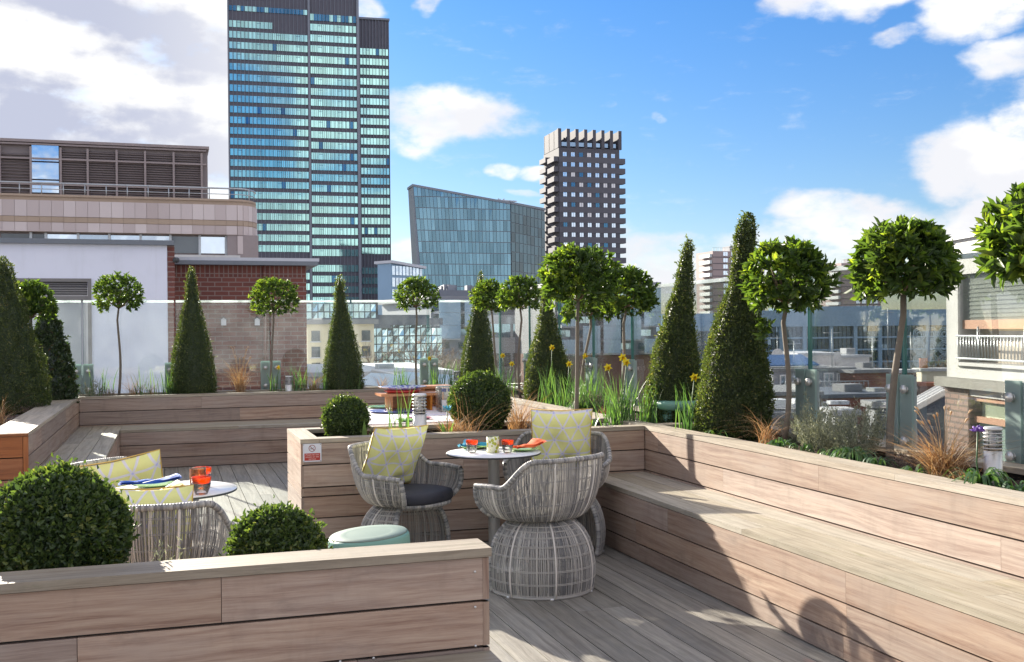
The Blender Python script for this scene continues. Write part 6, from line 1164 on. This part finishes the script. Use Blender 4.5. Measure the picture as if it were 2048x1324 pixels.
def bare_tree(label, px, D, ytop, h, seed, spread=.5):
    random.seed(seed); p = AD(px, 659, D); zt = AD(px, ytop, D).z; r = thing('bare_tree', label, 'tree', (p.x, p.y, zt - h), 0, 'leafless street trees'); m = MB(); tw = MB()
    def grow(a, d, L, rad, lv):
        e = a + d * L; mid = a.lerp(e, .5) + Vector((random.gauss(0, .04), random.gauss(0, .04), 0)) * L; (m if lv < 2 else tw).tube([a, mid, e], [rad, rad * .85, rad * .65], 5 if lv < 2 else 3, cap=False, rnd=random.random())
        if lv >= 6: return
        for k in range(3 if lv < 5 else 4):
            q = (d + Vector((random.gauss(0, spread), random.gauss(0, spread), random.gauss(.05, .25)))).normalized(); grow(e, q, L * random.uniform(.62, .85), rad * .6, lv + 1)
    grow(Vector((0, 0, 0)), Vector((0, 0, 1)), h * .27, .16, 0); part('trunk', m, 'bark', r, world=False); part('crown', tw, 'twig', r, world=False)
for i, (px, D, yt, h) in enumerate(((775, 50, 668, 7), (830, 48, 672, 7), (878, 55, 652, 9), (905, 60, 660, 9), (942, 58, 655, 9), (1738, 75, 690, 8), (1880, 70, 688, 8))):
    bare_tree('leafless tree ' + ['left of the lone bay trunk, before the mirrored office', 'right behind the lone bay trunk', 'between the lone bay and the far clamp, tall', 'before the grey flats, behind the box ball', 'close to the far corner cone', 'below the blue office between the two right bays', 'at the right end of the blue office'][i], px, D, yt, h, 600 + i)

# aerials, flues and ducts on the low roofs
random.seed(44)
for i, (px, D, y, h, l) in enumerate(((1588, 42, 738, 1.1, 'thin aerial mast on the grey dormer roof, left one'), (1664, 41, 736, 1.5, 'thin aerial mast on the grey dormer roof, right one'), (1745, 41, 738, 1.2, 'thin aerial mast on the red-brown house'), (1776, 52, 706, 2.2, 'tall goal-shaped mast before the blue office'), (1822, 46, 738, 1.6, 'aerial mast beside the chimney wall'), (1555, 52, 720, 1.2, 'short mast left of the straight bay trunk'), (1620, 34, 783, .9, 'small flue mast on the old brick terrace'))):
    p = AD(px, y, D); r = thing('aerial_mast', l, 'aerial', p, 0, 'roof aerials'); m = MB(); m.tube([(0, 0, -.1), (0, 0, h)], .02, 5); part('pole', m, 'galv', r, world=False)
    m = MB(); m.tube([(-.3, 0, h * .9), (.3, 0, h * .9)], .012, 4); [m.tube([(-.28 + .14 * k, -.12, h * .9), (-.28 + .14 * k, .12, h * .9)], .008, 4) for k in range(5)]; part('antenna', m, 'galv', r, world=False)
for i, (px, D, y, w, l) in enumerate(((1610, 33.5, 784, .5, 'grey duct box on the old brick terrace'), (1700, 35, 789, .7, 'grey duct box on the dark lower wall'), (1760, 35, 789, .45, 'small duct box right on the dark lower wall'), (1500, 23, 824, .5, 'roof duct low behind the straight trunk, left'), (1735, 42, 737, .5, 'vent box on the red-brown house roof'), (670, 31, 744, .6, 'vent box on the flat grey roof behind the darkest cone'), (760, 32, 744, .5, 'vent box on the flat grey roof left of the lone bay'), (1700, 51, 706, .5, 'small vent on the sheeted shed'))):
    p = AD(px, y, D); r = thing('roof_duct', l, 'roof duct', p, 0, 'roof ducts'); m = MB(); m.box((0, .3, -.05), (w, .3 + w, w * .45)); part('casing', m, random.choice(['galv', 'roof_grey', 'roof_light']), r, world=False); m = MB(); [m.box((.04, .28, w * (.05 + .09 * k)), (w - .04, .299, w * (.08 + .09 * k))) for k in range(4)]; part('grille', m, 'tower_mullion', r, world=False)
p = AD(1552, 712, 50); r = thing('satellite_dish', 'white satellite dish on the roofs left of the straight bay trunk', 'dish', p, 0, 'satellite dishes'); m = MB(); m.lathe([(.001, .0), (.25, .06), (.35, .14), (.34, .15), (.001, .02)], n=20); m.v = [(x, -z, y) for x, y, z in m.v]; part('reflector', m, 'white_plastic', r, world=False); m = MB(); m.tube([(0, 0, -.5), (0, 0, 0)], .025, 5); part('pole', m, 'galv', r, world=False)
c_ = copy_thing(r, 'smaller white satellite dish above the sheeted shed', AD(1671, 715, 49), .3, .8)
